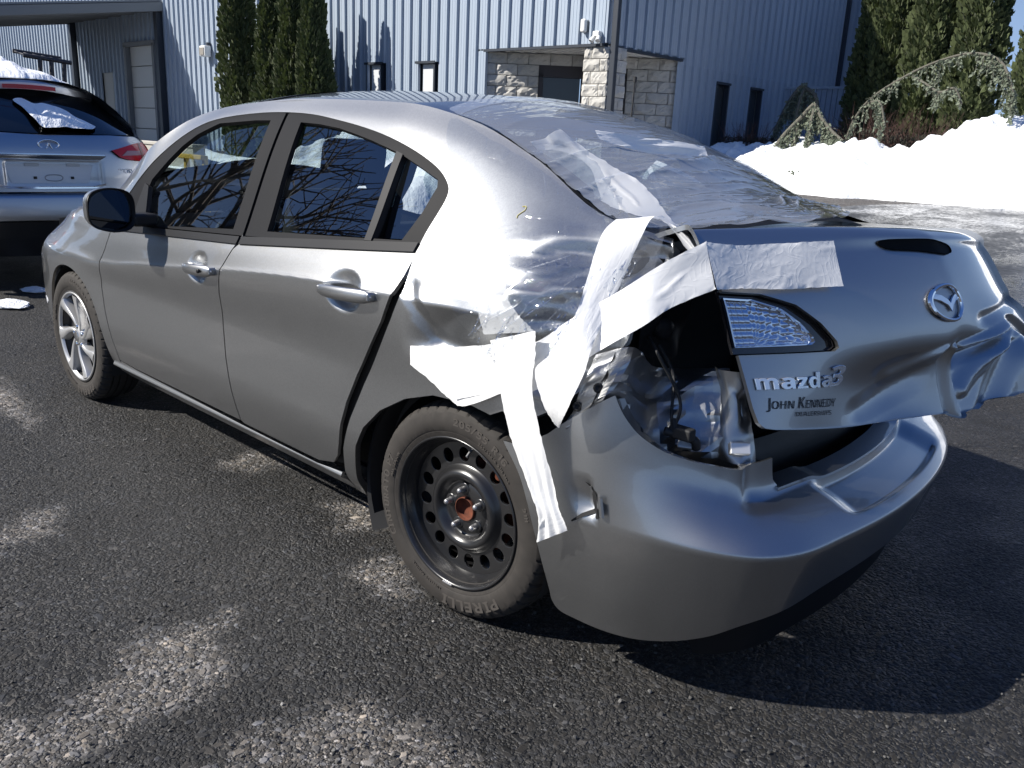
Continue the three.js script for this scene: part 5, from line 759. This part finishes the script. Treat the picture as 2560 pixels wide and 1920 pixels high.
part('inner_post', grid(20, 24, (u, v) => { const a = lerp(-1.2, 1.6, u), y = lerp(0.80, 0.59, v), r = 0.045 - 0.012 * Math.sin(v * 5); return [0.61 + r * Math.sin(a) + 0.05 * v + 0.01 * noise(u * 5, v * 6, 1), y, 0.50 + r * Math.cos(a) + 0.02 * v]; }), paintIn, sedan);
for (const [x, y, z, r] of [[0.592, 0.632, 0.64, 0.5], [0.69, 0.63, 0.572, 0.8]]) part('bumper_clip', box(0.05, 0.03, 0.022, 0, 0, 0, 0.004).rotateX(-0.5).rotateY(r).translate(x, y, z), std(RGB(0.7, 0.7, 0.7), 0.35, 0.6), sedan);
part('bumper_flange', grid(30, 4, (u, v) => { const s = lerp(sOf(0.497, 0.847), sOf(0.915, 0.54), u), p = bumperFn(s, Math.min(0.96, topV(Math.min(s, topPts[0][0])) - 0.004)), [, , nx, nz] = planAt(s), k = v * 0.05; return [p[0] - nx * k, p[1] - 0.004 - 0.01 * v, p[2] - nz * k]; }), paint, bumper);
part('flange_bolt', lathe([[0.013, 0], [0.012, 0.006], [0, 0.007]], 'z', 16).rotateX(-1.1).translate(0.53, 0.672, 0.765), rubber, sedan);
{ const k = part('lamp_connector', tube([[0.56, 0.668, 0.70], [0.59, 0.66, 0.675], [0.62, 0.65, 0.66], [0.62, 0.63, 0.65]], 0.011, 8, 20), rubber, sedan); part('connector_plug', merge([box(0.06, 0.03, 0.03, 0.595, 0.668, 0.68, 0.006), bar([0.585, 0.66, 0.69], [0.575, 0.70, 0.69], 0.006, 6)]), rubber, k); }
part('lamp_socket', merge([lathe([[0.03, -0.02], [0.028, 0.01], [0.015, 0.02], [0, 0.02]], 'z', 20).rotateY(0.9).translate(0.45, 0.88, 0.58), box(0.02, 0.22, 0.2, 0.40, 0.88, 0.54)]), satinBlack, sedan);
part('lamp_bucket', grid(16, 12, (u, v) => [0.44 + 0.02 * Math.sin(u * 7) * Math.sin(v * 5), lerp(0.98, 0.80, v), lerp(0.66, 0.46, u)]), satinBlack, sedan);
part('boot_trim_panel', grid(12, 10, (u, v) => [0.40 + 0.03 * u + 0.01 * noise(u * 4, v * 4, 2), lerp(1.05, 0.93, v), lerp(0.68, 0.50, u)]), std(RGB(0.16, 0.145, 0.12), 0.7), sedan);
for (const [a, b2, c2] of [[[0.46, 0.84, 0.60], [0.52, 0.78, 0.62], [0.55, 0.70, 0.66]], [[0.44, 0.86, 0.62], [0.50, 0.83, 0.66], [0.56, 0.72, 0.64]]]) part('loose_wire', tube([a, b2, c2, [0.57, 0.665, 0.68]], 0.004, 6, 24), rubber, sedan);
part('torn_flange', grid(24, 3, (u, v) => { const p = bareFn(0.02 + 0.1 * v, u * 0.75), j = v === 0 ? 0.014 * noise(u * 30, 4.4) : 0; return [p[0] + 0.012 + j * 0.4, p[1] + j, p[2] + 0.012 - 0.006 * v]; }), paintIn, inner);
{ // exhaust and rear underside
  part('silencer', merge([bar([0.45, 0.26, -0.3], [0.45, 0.26, -0.7], 0.09, 16), bar([0.5, 0.24, -0.55], [0.62, 0.22, -0.55], 0.025, 12)]), dullSteel, sedan);
  part('rear_axle', merge([bar([0.0, 0.30, -0.7], [0.0, 0.30, 0.7], 0.035, 10), box(0.5, 0.06, 0.1, -0.25, 0.3, 0.5), box(0.5, 0.06, 0.1, -0.25, 0.3, -0.5)]), cavity, sedan);
}

// ================================================================ tape and plastic sheet
const tapeMat = phys(RGB(0.86, 0.86, 0.855), { roughness: 0.42, transmission: 0.12, thickness: 0, bumpMap: tex(512, (x, y) => 0.5 + 0.35 * Math.pow(1 - Math.abs(noise(x * 4 + y * 3, y * 26 + 2 * noise(x * 5, y * 6, 1), 2)), 6) + 0.15 * noise(x * 14, y * 50, 3)), bumpScale: 0.0007 });
function ribbon(rowsIn, n, wr, seed, pleat = 0) { // rowsIn: pairs of edge points along the strip
  const A = rowsIn.map(r => r[0]), Bq = rowsIn.map(r => r[1]), m = rowsIn.length - 1;
  return grid(pleat ? 40 : 18, n, (u, v) => { const a = cr(A, v * m), b = cr(Bq, v * m), d = wr * (0.55 * noise(u * 2.2 + seed, v * n * 0.07, seed) + 0.45 * Math.max(0, 1 - Math.abs(noise(u * 3.1 + v * n * 0.06, v * n * 0.12, seed + 3)) * 5) * sstep(0.1, 0.4, noise(u * 2, v * n * 0.1, seed + 8))), pl = pleat * Math.sin(u * 17 + 2 * noise(v * 4, seed)) * sstep(0.35, 0.8, v), j = (u === 0 || u === 1) ? 0.0015 * noise(v * 70, seed) : 0; return [lerp(a[0], b[0], u) + d * 0.5 + j, lerp(a[1], b[1], u) + d * 0.35 + j, lerp(a[2], b[2], u) + d * 0.7 + pl]; });
}
part('chalk_mark', tube([[0.058, 1.142], [0.068, 1.143], [0.072, 1.134], [0.066, 1.126], [0.062, 1.120], [0.065, 1.114]].map(([x, y]) => [x, y, sideZ(x, y) + 0.002]), 0.0012, 6, 40), std(RGB(0.62, 0.55, 0.2), 0.8), sedan);
const strips = [
  [[[[0.03, 0.791, 0.895], [0.06, 0.662, 0.905]], [[0.179, 0.828, 0.9], [0.203, 0.714, 0.905]], [[0.301, 0.854, 0.89], [0.332, 0.751, 0.9]], [[0.376, 0.919, 0.85], [0.479, 0.871, 0.86]], [[0.458, 0.992, 0.78], [0.535, 0.925, 0.79]], [[0.516, 1.054, 0.71], [0.557, 0.962, 0.72]], [[0.574, 1.106, 0.63], [0.614, 1.005, 0.635]]], 60, 0.006, 'wide white tape strip running from boot lid edge down across the crushed quarter', 1],
  [[[[0.574, 1.106, 0.63], [0.618, 1.005, 0.635]], [[0.612, 1.098, 0.55], [0.652, 1.005, 0.555]], [[0.652, 1.102, 0.47], [0.695, 1.003, 0.48]], [[0.70, 1.108, 0.40], [0.735, 1.006, 0.405]], [[0.742, 1.112, 0.335], [0.782, 1.01, 0.335]]], 40, 0.003, 'white tape end stuck flat on the boot lid above the clear lamp', 2],
  [[[[0.346, 1.136, 0.665], [0.415, 1.148, 0.605]], [[0.347, 1.10, 0.72], [0.43, 1.125, 0.66]], [[0.377, 1.008, 0.80], [0.427, 1.0, 0.735]], [[0.418, 0.929, 0.893], [0.464, 0.892, 0.868]], [[0.390, 0.855, 0.928], [0.478, 0.830, 0.915]], [[0.352, 0.806, 0.935], [0.451, 0.751, 0.925]], [[0.379, 0.733, 0.93], [0.43, 0.709, 0.92]], [[0.402, 0.689, 0.915], [0.409, 0.678, 0.905]]], 60, 0.006, 'white tape strip hanging from the deck corner to a pointed end over the wheel', 3],
  [[[[0.188, 0.843, 0.915], [0.321, 0.889, 0.905]], [[0.221, 0.787, 0.922], [0.335, 0.833, 0.917]], [[0.24, 0.724, 0.925], [0.338, 0.756, 0.925]], [[0.273, 0.613, 0.915], [0.366, 0.645, 0.915]], [[0.327, 0.509, 0.905], [0.397, 0.536, 0.9]], [[0.36, 0.444, 0.9], [0.418, 0.471, 0.895]], [[0.353, 0.366, 0.892], [0.437, 0.426, 0.886]]], 60, 0.008, 'long white tape strip stretched down over the rear tyre onto the bumper', 4],
  [[[[-0.14, 0.762, 0.886], [-0.135, 0.71, 0.888]], [[-0.07, 0.775, 0.890], [-0.05, 0.685, 0.892]], [[0.0, 0.785, 0.895], [0.03, 0.655, 0.897]], [[0.05, 0.795, 0.90], [0.09, 0.65, 0.90]], [[0.18, 0.83, 0.9], [0.22, 0.715, 0.903]]], 30, 0.006, 'crumpled white tape patch over the wheel arch below the dent', 5],
  [[[[-0.02, 1.345, 0.3], [0.002, 1.322, 0.305]], [[0.014, 1.34, 0.22], [0.03, 1.303, 0.225]], [[0.05, 1.332, 0.125], [0.066, 1.288, 0.125]], [[0.10, 1.326, 0.025], [0.116, 1.289, 0.025]], [[0.136, 1.316, -0.055], [0.15, 1.288, -0.055]]], 40, 0.006, 'narrow white tape strip lying across the plastic covered rear window', 6]];
for (const [r, n, w, l, s] of strips) single('tape_strip', ribbon(r, n, w, s, s === 4 ? 0.0035 : 0), tapeMat, l, 'tape', 'white tape strips on the sedan');
const milky = phys(RGB(0.90, 0.91, 0.92), { transmission: 0.62, thickness: 0, roughness: 0.28 });
single('tape_strip', ribbon([[[0.085, 0.975, 0.892], [0.20, 1.0, 0.885]], [[0.121, 0.913, 0.9], [0.227, 0.936, 0.893]], [[0.156, 0.85, 0.905], [0.311, 0.885, 0.896]]], 40, 0.012, 7), milky, 'half clear crinkled tape strip over the dented quarter', 'tape', 'white tape strips on the sedan');
single('plastic_flap', ribbon([[[-0.073, 1.302, 0.52], [-0.05, 1.335, 0.42]], [[-0.027, 1.262, 0.5], [0.014, 1.29, 0.38]], [[0.086, 1.21, 0.52], [0.109, 1.25, 0.38]], [[0.192, 1.17, 0.54], [0.212, 1.215, 0.4]], [[0.284, 1.15, 0.57], [0.312, 1.18, 0.46]], [[0.381, 1.14, 0.6], [0.41, 1.135, 0.52]], [[0.445, 1.135, 0.60], [0.468, 1.12, 0.55]], [[0.53, 1.07, 0.615], [0.54, 1.08, 0.575]]], 60, 0.022, 9), milky, 'torn flap of bunched clear plastic hanging off the rear window', 'plastic sheet');
single('plastic_flap', ribbon([[[0.40, 1.13, 0.66], [0.45, 1.13, 0.60]], [[0.43, 1.04, 0.72], [0.475, 1.05, 0.67]], [[0.44, 0.95, 0.78], [0.485, 0.96, 0.73]], [[0.45, 0.86, 0.81], [0.49, 0.87, 0.77]]], 40, 0.01, 12), phys(RGB(0.93, 0.94, 0.95), { transmission: 0.95, thickness: 0, roughness: 0.1 }), 'clear plastic strip hanging behind the tape at the missing lamp', 'plastic sheet');
const film = phys(RGB(0.97, 0.98, 0.99), { transmission: 1, thickness: 0, roughness: 0.03, ior: 1.55 }), filmWindow = phys(RGB(0.93, 0.95, 0.97), { transmission: 0.78, thickness: 0, roughness: 0.05, ior: 1.55, clearcoat: 1, clearcoatRoughness: 0.03 });
{
  const g = thing('plastic_sheet', 'clear wrinkled plastic sheet taped over the rear window and crushed quarter', 'plastic sheet');
  const rg = (v, k) => Math.pow(1 - Math.abs(v), k);
  const wTop = (x, z) => (0.010 * rg(noise(x * 15 + 1.5 * noise(z * 3, x * 2, 1.5), z * 2.2, 1.5), 5) + 0.005 * rg(noise(x * 34 + 2 * noise(z * 5, x * 2, 2.5), z * 2, 3.5), 6) + 0.0018 * rg(noise(x * 80 + 3 * noise(z * 4, x * 3, 4.5), z * 2.5, 7.5), 4)) * lerp(0.25, 1, sstep(-0.1, 0.2, x)) + 0.004 * noise(x * 5, z * 4, 6.5);
  const fy = (x, z) => Math.max(topY(x, z), lerp(1.08, 1.128 - 0.03 * Math.abs(z), sstep(0.2, 0.5, x)) - (x < 0.3 ? 0.2 : 0)) + 0.005 + wTop(x, z) + 0.012 * Math.exp(-(((x - 0.40) / 0.1) ** 2));
  part('window_sheet', patch(smoothPoly([[-0.43, 0.46], [-0.40, 0.525], [-0.1, 0.56], [0.2, 0.61], [0.36, 0.64], [0.46, 0.62], [0.50, 0.5], [0.54, 0.3], [0.58, 0.1], [0.56, -0.1], [0.50, -0.35], [0.36, -0.57], [0.1, -0.565], [-0.2, -0.54], [-0.40, -0.51], [-0.45, -0.2], [-0.46, 0.2]], 4), (x, z) => [x, fy(x, z), z], 0.008, { flip: true, rim: 0, eps: 0.003 }), filmWindow, g);
  const wSide = (x, y) => { // folds fan out from where the tape gathers the sheet at the deck corner, and bunch along the front edge
    const dx = x - 0.42, dy = y - 1.12, r = Math.hypot(dx, dy) + 0.02, th = Math.atan2(dy, dx), m1 = sstep(0.62, 0.2, r) * sstep(1.16, 1.02, y), m2 = sstep(-0.02, -0.16, x) * sstep(1.1, 1.0, y), m3 = sstep(0.96, 0.86, y);
    return (m1 + m3 * 0.6) * (0.022 * rg(noise(th * 7 + 1.2 * noise(r * 6, 3, 1), r * 2.5, 3.5), 7) + 0.014 * rg(noise(th * 19 + 2 * noise(r * 9, 1, 2), r * 5, 5.5), 5)) + m2 * 0.016 * rg(noise(x * 26 + y * 9, y * 12, 2.5), 5) + 0.010 * sstep(0.14, 0.03, y8(x) - y) * sstep(-0.4, -0.15, x) * rg(noise((x + y) * 30, (x - y) * 7, 8.5), 6) + 0.002 * noise(x * 7, y * 7, 1.5);
  };
  const sd = (x, y) => [x, y, sideZ(x, y) - 0.05 * sstep(0.25, 0.5, x) + 0.004 + wSide(x, y) + 0.022 * sstep(0.05, 0.25, x) * sstep(1.1, 0.95, y)];
  part('quarter_sheet', patch(smoothPoly([[-0.19, 1.07], [-0.195, 0.98], [-0.185, 0.935], [-0.06, 0.945], [0.03, 0.91], [0.10, 0.85], [0.17, 0.80], [0.30, 0.80], [0.40, 0.84], [0.44, 0.93], [0.45, 1.03], [0.42, 1.085], [0.2, 1.165], [0.0, 1.25], [-0.2, 1.315], [-0.36, 1.36], [-0.32, 1.30], [-0.22, 1.22], [-0.14, 1.15]], 4), sd, 0.005, { rim: 0 }), film, g);
}
// ================================================================ silver crossover parked ahead, seen from behind
{
  const suvPaint = phys(RGB(0.46, 0.475, 0.50), { metalness: 1, roughness: 0.40, clearcoat: 1, clearcoatRoughness: 0.03 }), tint = phys(RGB(0.006, 0.007, 0.008), { roughness: 0.02, clearcoat: 1 });
  const suv = thing('silver_crossover', 'silver crossover with snow on its roof parked ahead of the sedan', 'car', [-5.55, 0, -0.13]);
  const rx = pchip([0.28, 0.45, 0.60, 0.735, 0.76, 0.9, 1.05, 1.17, 1.3, 1.5, 1.58, 1.66], [-0.12, -0.03, 0.02, 0.0, -0.05, -0.055, -0.075, -0.125, -0.24, -0.46, -0.53, -0.95]);
  const hw = pchip([0.25, 0.5, 0.8, 1.0, 1.15, 1.3, 1.5, 1.6, 1.66], [0.86, 0.94, 0.965, 0.965, 0.92, 0.80, 0.66, 0.58, 0.4]);
  const plate = (z, y) => 0.05 * sstep(0.37, 0.33, Math.abs(z + 0.02)) * sstep(0.80, 0.825, y) * sstep(1.0, 0.98, y);
  const fn = d => (z, y) => { const q = Math.min(1.05, Math.abs(z) / hw(y)); return [rx(y) + d - 0.34 * Math.pow(q, 4.5) - 0.06 * q * q - (d === 0 ? plate(z, y) : 0), y, z]; };
  const sym = l => [...l, ...l.slice().reverse().map(([z, y]) => [-z, y])], H = (y, k = 1) => hw(y) * k;
  const gate = part('tailgate', patch(sym([[0, 0.765], [H(0.77, 0.86), 0.765], [H(0.9, 0.88), 0.9], [H(1.0, 0.9), 1.0], [H(1.1, 0.93), 1.1], [H(1.19, 0.94), 1.19], [0.5, 1.20], [0, 1.185]]), fn(0), 0.025, { flip: true }), suvPaint, suv);
  for (const s of [1, -1]) part('rear_quarter', patch([[H(0.76, 0.875), 0.745], [H(0.76), 0.745], [H(0.9), 0.9], [H(1.0), 1.0], [H(1.15), 1.15], [H(1.3), 1.3], [H(1.5), 1.5], [H(1.58), 1.58], [H(1.56, 0.90), 1.55], [H(1.45, 0.90), 1.45], [H(1.3, 0.935), 1.3], [H(1.2, 0.955), 1.2], [H(1.1, 0.945), 1.1], [H(1.0, 0.915), 1.0], [H(0.9, 0.895), 0.9]].map(([z, y]) => [z * s, y]), fn(-0.003), 0.03, { flip: true }), suvPaint, suv);
  part('rear_bumper', patch(sym([[0, 0.555], [0.5, 0.56], [0.8, 0.53], [H(0.5), 0.5], [H(0.74), 0.735], [0.4, 0.752], [0, 0.755]]), fn(0.002), 0.03, { flip: true }), suvPaint, suv);
  part('bumper_skirt', patch(sym([[0, 0.26], [0.7, 0.28], [H(0.45, 0.98), 0.46], [0.8, 0.52], [0.5, 0.545], [0, 0.54]]), fn(-0.03), 0.04, { flip: true }), blackTrim, suv);
  part('rear_window', patch(sym([[0, 1.195], [0.45, 1.205], [H(1.2, 0.93), 1.205], [H(1.3, 0.92), 1.3], [H(1.42, 0.9), 1.42], [H(1.5, 0.85), 1.5], [0.3, 1.53], [0, 1.535]]), fn(-0.008), 0.03, { flip: true }), tint, suv);
  const sp = part('roof_spoiler', grid(40, 8, (u, v) => { const z = lerp(-0.56, 0.56, u), a = v; return [-0.40 - 0.26 * (z / 0.6) ** 2 - 0.35 * a * a + 0.03 * Math.sin(a * 3.1), 1.555 + 0.07 * Math.sin(a * 1.5) - 0.075 * (z / 0.6) ** 2 + (v === 0 ? -0.035 : 0), z]; }), suvPaint, suv);
  part('high_brake_light', grid(20, 3, (u, v) => { const z = lerp(-0.19, 0.19, u); return [-0.355 - 0.20 * (z / 0.6) ** 2, 1.523 + 0.03 * v - 0.05 * (z / 0.6) ** 2, z]; }), phys(RGB(0.42, 0.01, 0.02), { roughness: 0.2 }), sp);
  for (const s of [1, -1]) {
    const lp = [[0.475, 1.085], [0.60, 1.115], [0.70, 1.138], [0.80, 1.15], [0.86, 1.15], [0.915, 1.12], [0.93, 1.06], [0.925, 1.0], [0.86, 0.99], [0.80, 0.995], [0.72, 1.005], [0.62, 1.012], [0.545, 1.03]].map(([z, y]) => [z * s, y]);
    const l = part('tail_lamp', patch(lp, fn(0.018), 0.02, { flip: true, rim: 0.03 }), phys(RGB(0.46, 0.01, 0.018), { roughness: 0.1 }), suv);
    part('lamp_lens', patch([[0.56, 1.045], [0.76, 1.05], [0.76, 1.085], [0.62, 1.085]].map(([z, y]) => [z * s, y]), fn(0.0205), 0.03, { flip: true, rim: 0.001 }), phys(RGB(0.38, 0.22, 0.22), { roughness: 0.1 }), l);
    part('lamp_bar', patch([[0.765, 0.995], [0.80, 0.993], [0.80, 1.146], [0.765, 1.14]].map(([z, y]) => [z * s, y]), fn(0.021), 0.03, { flip: true, rim: 0.001 }), phys(RGB(0.16, 0.004, 0.008), { roughness: 0.1 }), l);
  }
  part('chrome_strip', patch(sym([[0, 1.005], [0.36, 1.005], [0.41, 1.035], [0.40, 1.05], [0, 1.055]]), (z, y) => { const p = fn(0.02)(z, y); return [p[0] + 0.025 * sstep(1.0, 1.05, y) * 0.5, p[1], p[2]]; }, 0.02, { flip: true, rim: 0.02 }), phys(RGB(0.5, 0.55, 0.62), { metalness: 1, roughness: 0.12 }), gate);
  part('lower_chrome_strip', patch(sym([[0, 0.79], [0.31, 0.79], [0.40, 0.815], [0.39, 0.825], [0.3, 0.805], [0, 0.805]]), fn(0.012), 0.02, { flip: true, rim: 0.01 }), chrome, gate);
  part('plate_panel', patch(sym([[0, 0.828], [0.28, 0.828], [0.325, 0.97], [0, 0.975]]), fn(-0.046), 0.03, { flip: true, rim: 0.004 }), std(RGB(0.62, 0.64, 0.66), 0.4), gate);
  for (const z of [-0.17, 0.13]) part('plate_lamp', patch([[z - 0.05, 0.955], [z + 0.05, 0.955], [z + 0.05, 0.985], [z - 0.05, 0.985]], fn(-0.041), 0.03, { flip: true, rim: 0.01 }), std(RGB(0.45, 0.45, 0.45), 0.4), gate);
  for (const z of [-0.155, 0.115]) part('plate_bolt', box(0.012, 0.02, 0.024, -0.103, 0.868, z), rubber, gate);
  part('latch_plate', tube([[-0.1, 0.885, -0.07], [-0.1, 0.885, 0.03], [-0.1, 0.868, 0.045], [-0.1, 0.85, 0.03], [-0.1, 0.85, -0.07], [-0.1, 0.868, -0.085]], 0.004, 6, 60, true), dullSteel, gate);
  { // oval road emblem and the model letters
    const e = []; for (let i = 0; i <= 40; i++) { const a = -1.25 + i / 40 * (2 * Math.PI - 0.64) + 0.0; e.push([-0.095, 1.118 + 0.034 * Math.sin(a - 0.0), 0.0 - 0.072 * Math.cos(a)]); }
    part('emblem', merge([tube(e, 0.007, 8, 80), tube([[-0.085, 1.088, 0.024], [-0.085, 1.105, 0.012], [-0.085, 1.128, 0.004]], 0.005, 6, 12), tube([[-0.085, 1.088, -0.024], [-0.085, 1.105, -0.012], [-0.085, 1.128, -0.004]], 0.005, 6, 12)]), chrome, gate);
    part('model_lettering', words('QX70', 0.036, 0.004, { sx: 1.15 }).rotateY(Math.PI / 2).rotateY(0.24).translate(-0.096, 0.905, -0.505), chrome, gate);
  }
  part('wiper', merge([tube([[-0.17, 1.245, -0.02], [-0.19, 1.252, -0.2], [-0.25, 1.255, -0.40]], 0.014, 6, 20), box(0.05, 0.05, 0.06, -0.17, 1.245, 0.0, 0.015)]), blackTrim, suv);
  // the rest of the body
  part('body_shell', grid(30, 24, (u, v) => { // closed hull in front of the rear panels
    const a = (v - 0.5) * 2 * Math.PI, t = u, len = lerp(-0.42, -4.5, t), hgt = t < 0.55 ? 1.60 + 0.05 * Math.sin(t * 5) - 0.04 * t : lerp(1.58, 0.98, sstep(0.55, 0.75, t)) - 0.1 * sstep(0.8, 1, t), sy = Math.cos(a), sz = Math.sin(a);
    const y = 0.32 + (hgt - 0.32) * (0.5 + 0.5 * Math.sign(sy) * Math.pow(Math.abs(sy), 0.55)), w = hw(clamp(y, 0.26, 1.66)) * (1 - 0.12 * sstep(0.8, 1, t)) - 0.012; return [len, y, w * Math.sign(sz) * Math.pow(Math.abs(sz), 0.5)];
  }), suvPaint, suv);
  const wp = [[0.14, 0.1], [0.27, 0.125], [0.36, 0.12], [0.395, 0.09], [0.4, 0], [0.395, -0.09], [0.36, -0.12], [0.27, -0.125], [0.14, -0.1]];
  for (const x of [-0.95, -3.8]) for (const z of [0.8, -0.8]) { const w = part('wheel', lathe(wp, 'z', 40).translate(x, 0.395, z), tyreMat, suv); part('rim', lathe([[0.25, 0.11], [0.22, 0.08], [0, 0.09]], 'z', 30).translate(x, 0.395, z * (z > 0 ? 1 : 1) + (z > 0 ? 0.02 : -0.2)), dullSteel, w); }
  for (const z of [0.62, -0.62]) part('exhaust_tip', lathe([[0.05, 0], [0.055, 0.08], [0.045, 0.08], [0.042, 0]], 'z', 24).rotateY(Math.PI / 2).translate(-0.12, 0.36, z), chrome, suv);
  // snow lying on it
  const sn = grid(70, 60, (u, v) => { const x = lerp(-0.50, -2.6, v), z = lerp(-0.36, 0.60, u), e = Math.pow(Math.sin(Math.PI * clamp(u, 0, 1)), 0.8) * Math.pow(Math.sin(Math.PI * clamp(v, 0, 1)), 0.5); return [x + 0.06 * noise(z * 6, 1), 1.59 + 0.045 * (1 - (z / 0.6) ** 2) + 0.03 * Math.sin(v * 3.14) - 0.03 + e * (0.17 + 0.10 * fbm(x * 3, z * 4, 1.1, 3) + 0.05 * noise(x * 7, z * 8, 2)), z]; });
  const roofSnow = single('roof_snow', sn, snowMat, 'melting blanket of snow on the roof of the silver crossover', 'snow'); roofSnow.position.copy(suv.position);
  const poly = smoothPoly([[0.13, 1.44], [0.07, 1.455], [0.03, 1.445], [-0.03, 1.42], [-0.10, 1.41], [-0.17, 1.395], [-0.22, 1.375], [-0.27, 1.34], [-0.33, 1.315], [-0.39, 1.27], [-0.36, 1.25], [-0.2, 1.252], [-0.06, 1.248], [0.02, 1.255], [0.05, 1.31], [0.08, 1.38]], 4);
  const ws = single('window_snow', patch(poly, (z, y) => { const p = fn(0)(z, y); return [p[0] + 0.025 + 0.035 * sstep(1.46, 1.28, y) + 0.02 * fbm(z * 9, y * 9, 0.3, 3), p[1] + 0.012 * noise(z * 14, y * 14, 2), p[2]]; }, 0.015, { flip: true, rim: 0.05 }), snowMat, 'clump of snow caught on the rear window wiper of the crossover', 'snow'); ws.position.copy(suv.position);
}
{ // dark ladder-like rack standing beyond the crossover
  const r = thing('pipe_rack', 'dark metal pipe rack standing beyond the snowy crossover roof', 'rack', [-12, 0, -2.4]), k = std(RGB(0.025, 0.025, 0.03), 0.6);
  part('top_rail', bar([-0.05, 2.15, 0.3], [0.05, 2.10, -0.3], 0.03), k, r); part('top_rail', bar([-0.45, 2.22, 0.3], [-0.35, 2.17, -0.3], 0.03), k, r);
  for (let i = 0; i < 6; i++) part('cross_bar', bar([-0.02, 2.15 - i * 0.008, 0.28 - i * 0.11], [-0.42, 2.21 - i * 0.008, 0.28 - i * 0.11], 0.015), k, r);
  for (const z of [0.1, -0.05, -0.22]) part('leg', bar([0, 2.12, z], [0.02, 0.2, z + 0.14], 0.03), k, r);
}
{ // yellow barrier frame beside the far snow pile, seen through the sedan's windows
  const r = thing('yellow_barrier', 'yellow metal barrier frame beside the far snow pile', 'barrier', [-7.1, 0.02, -2.05]), k = std(RGB(0.45, 0.30, 0.05), 0.6);
  for (const x of [-0.2, 0.2]) part('post', box(0.05, 1.0, 0.05, x, 0.5, 0, 0.01), k, r); for (const y of [0.5, 0.75, 0.98]) part('rail', box(0.5, 0.05, 0.04, 0, y, 0.05, 0.01), k, r);
}
renderer.render(scene, camera);
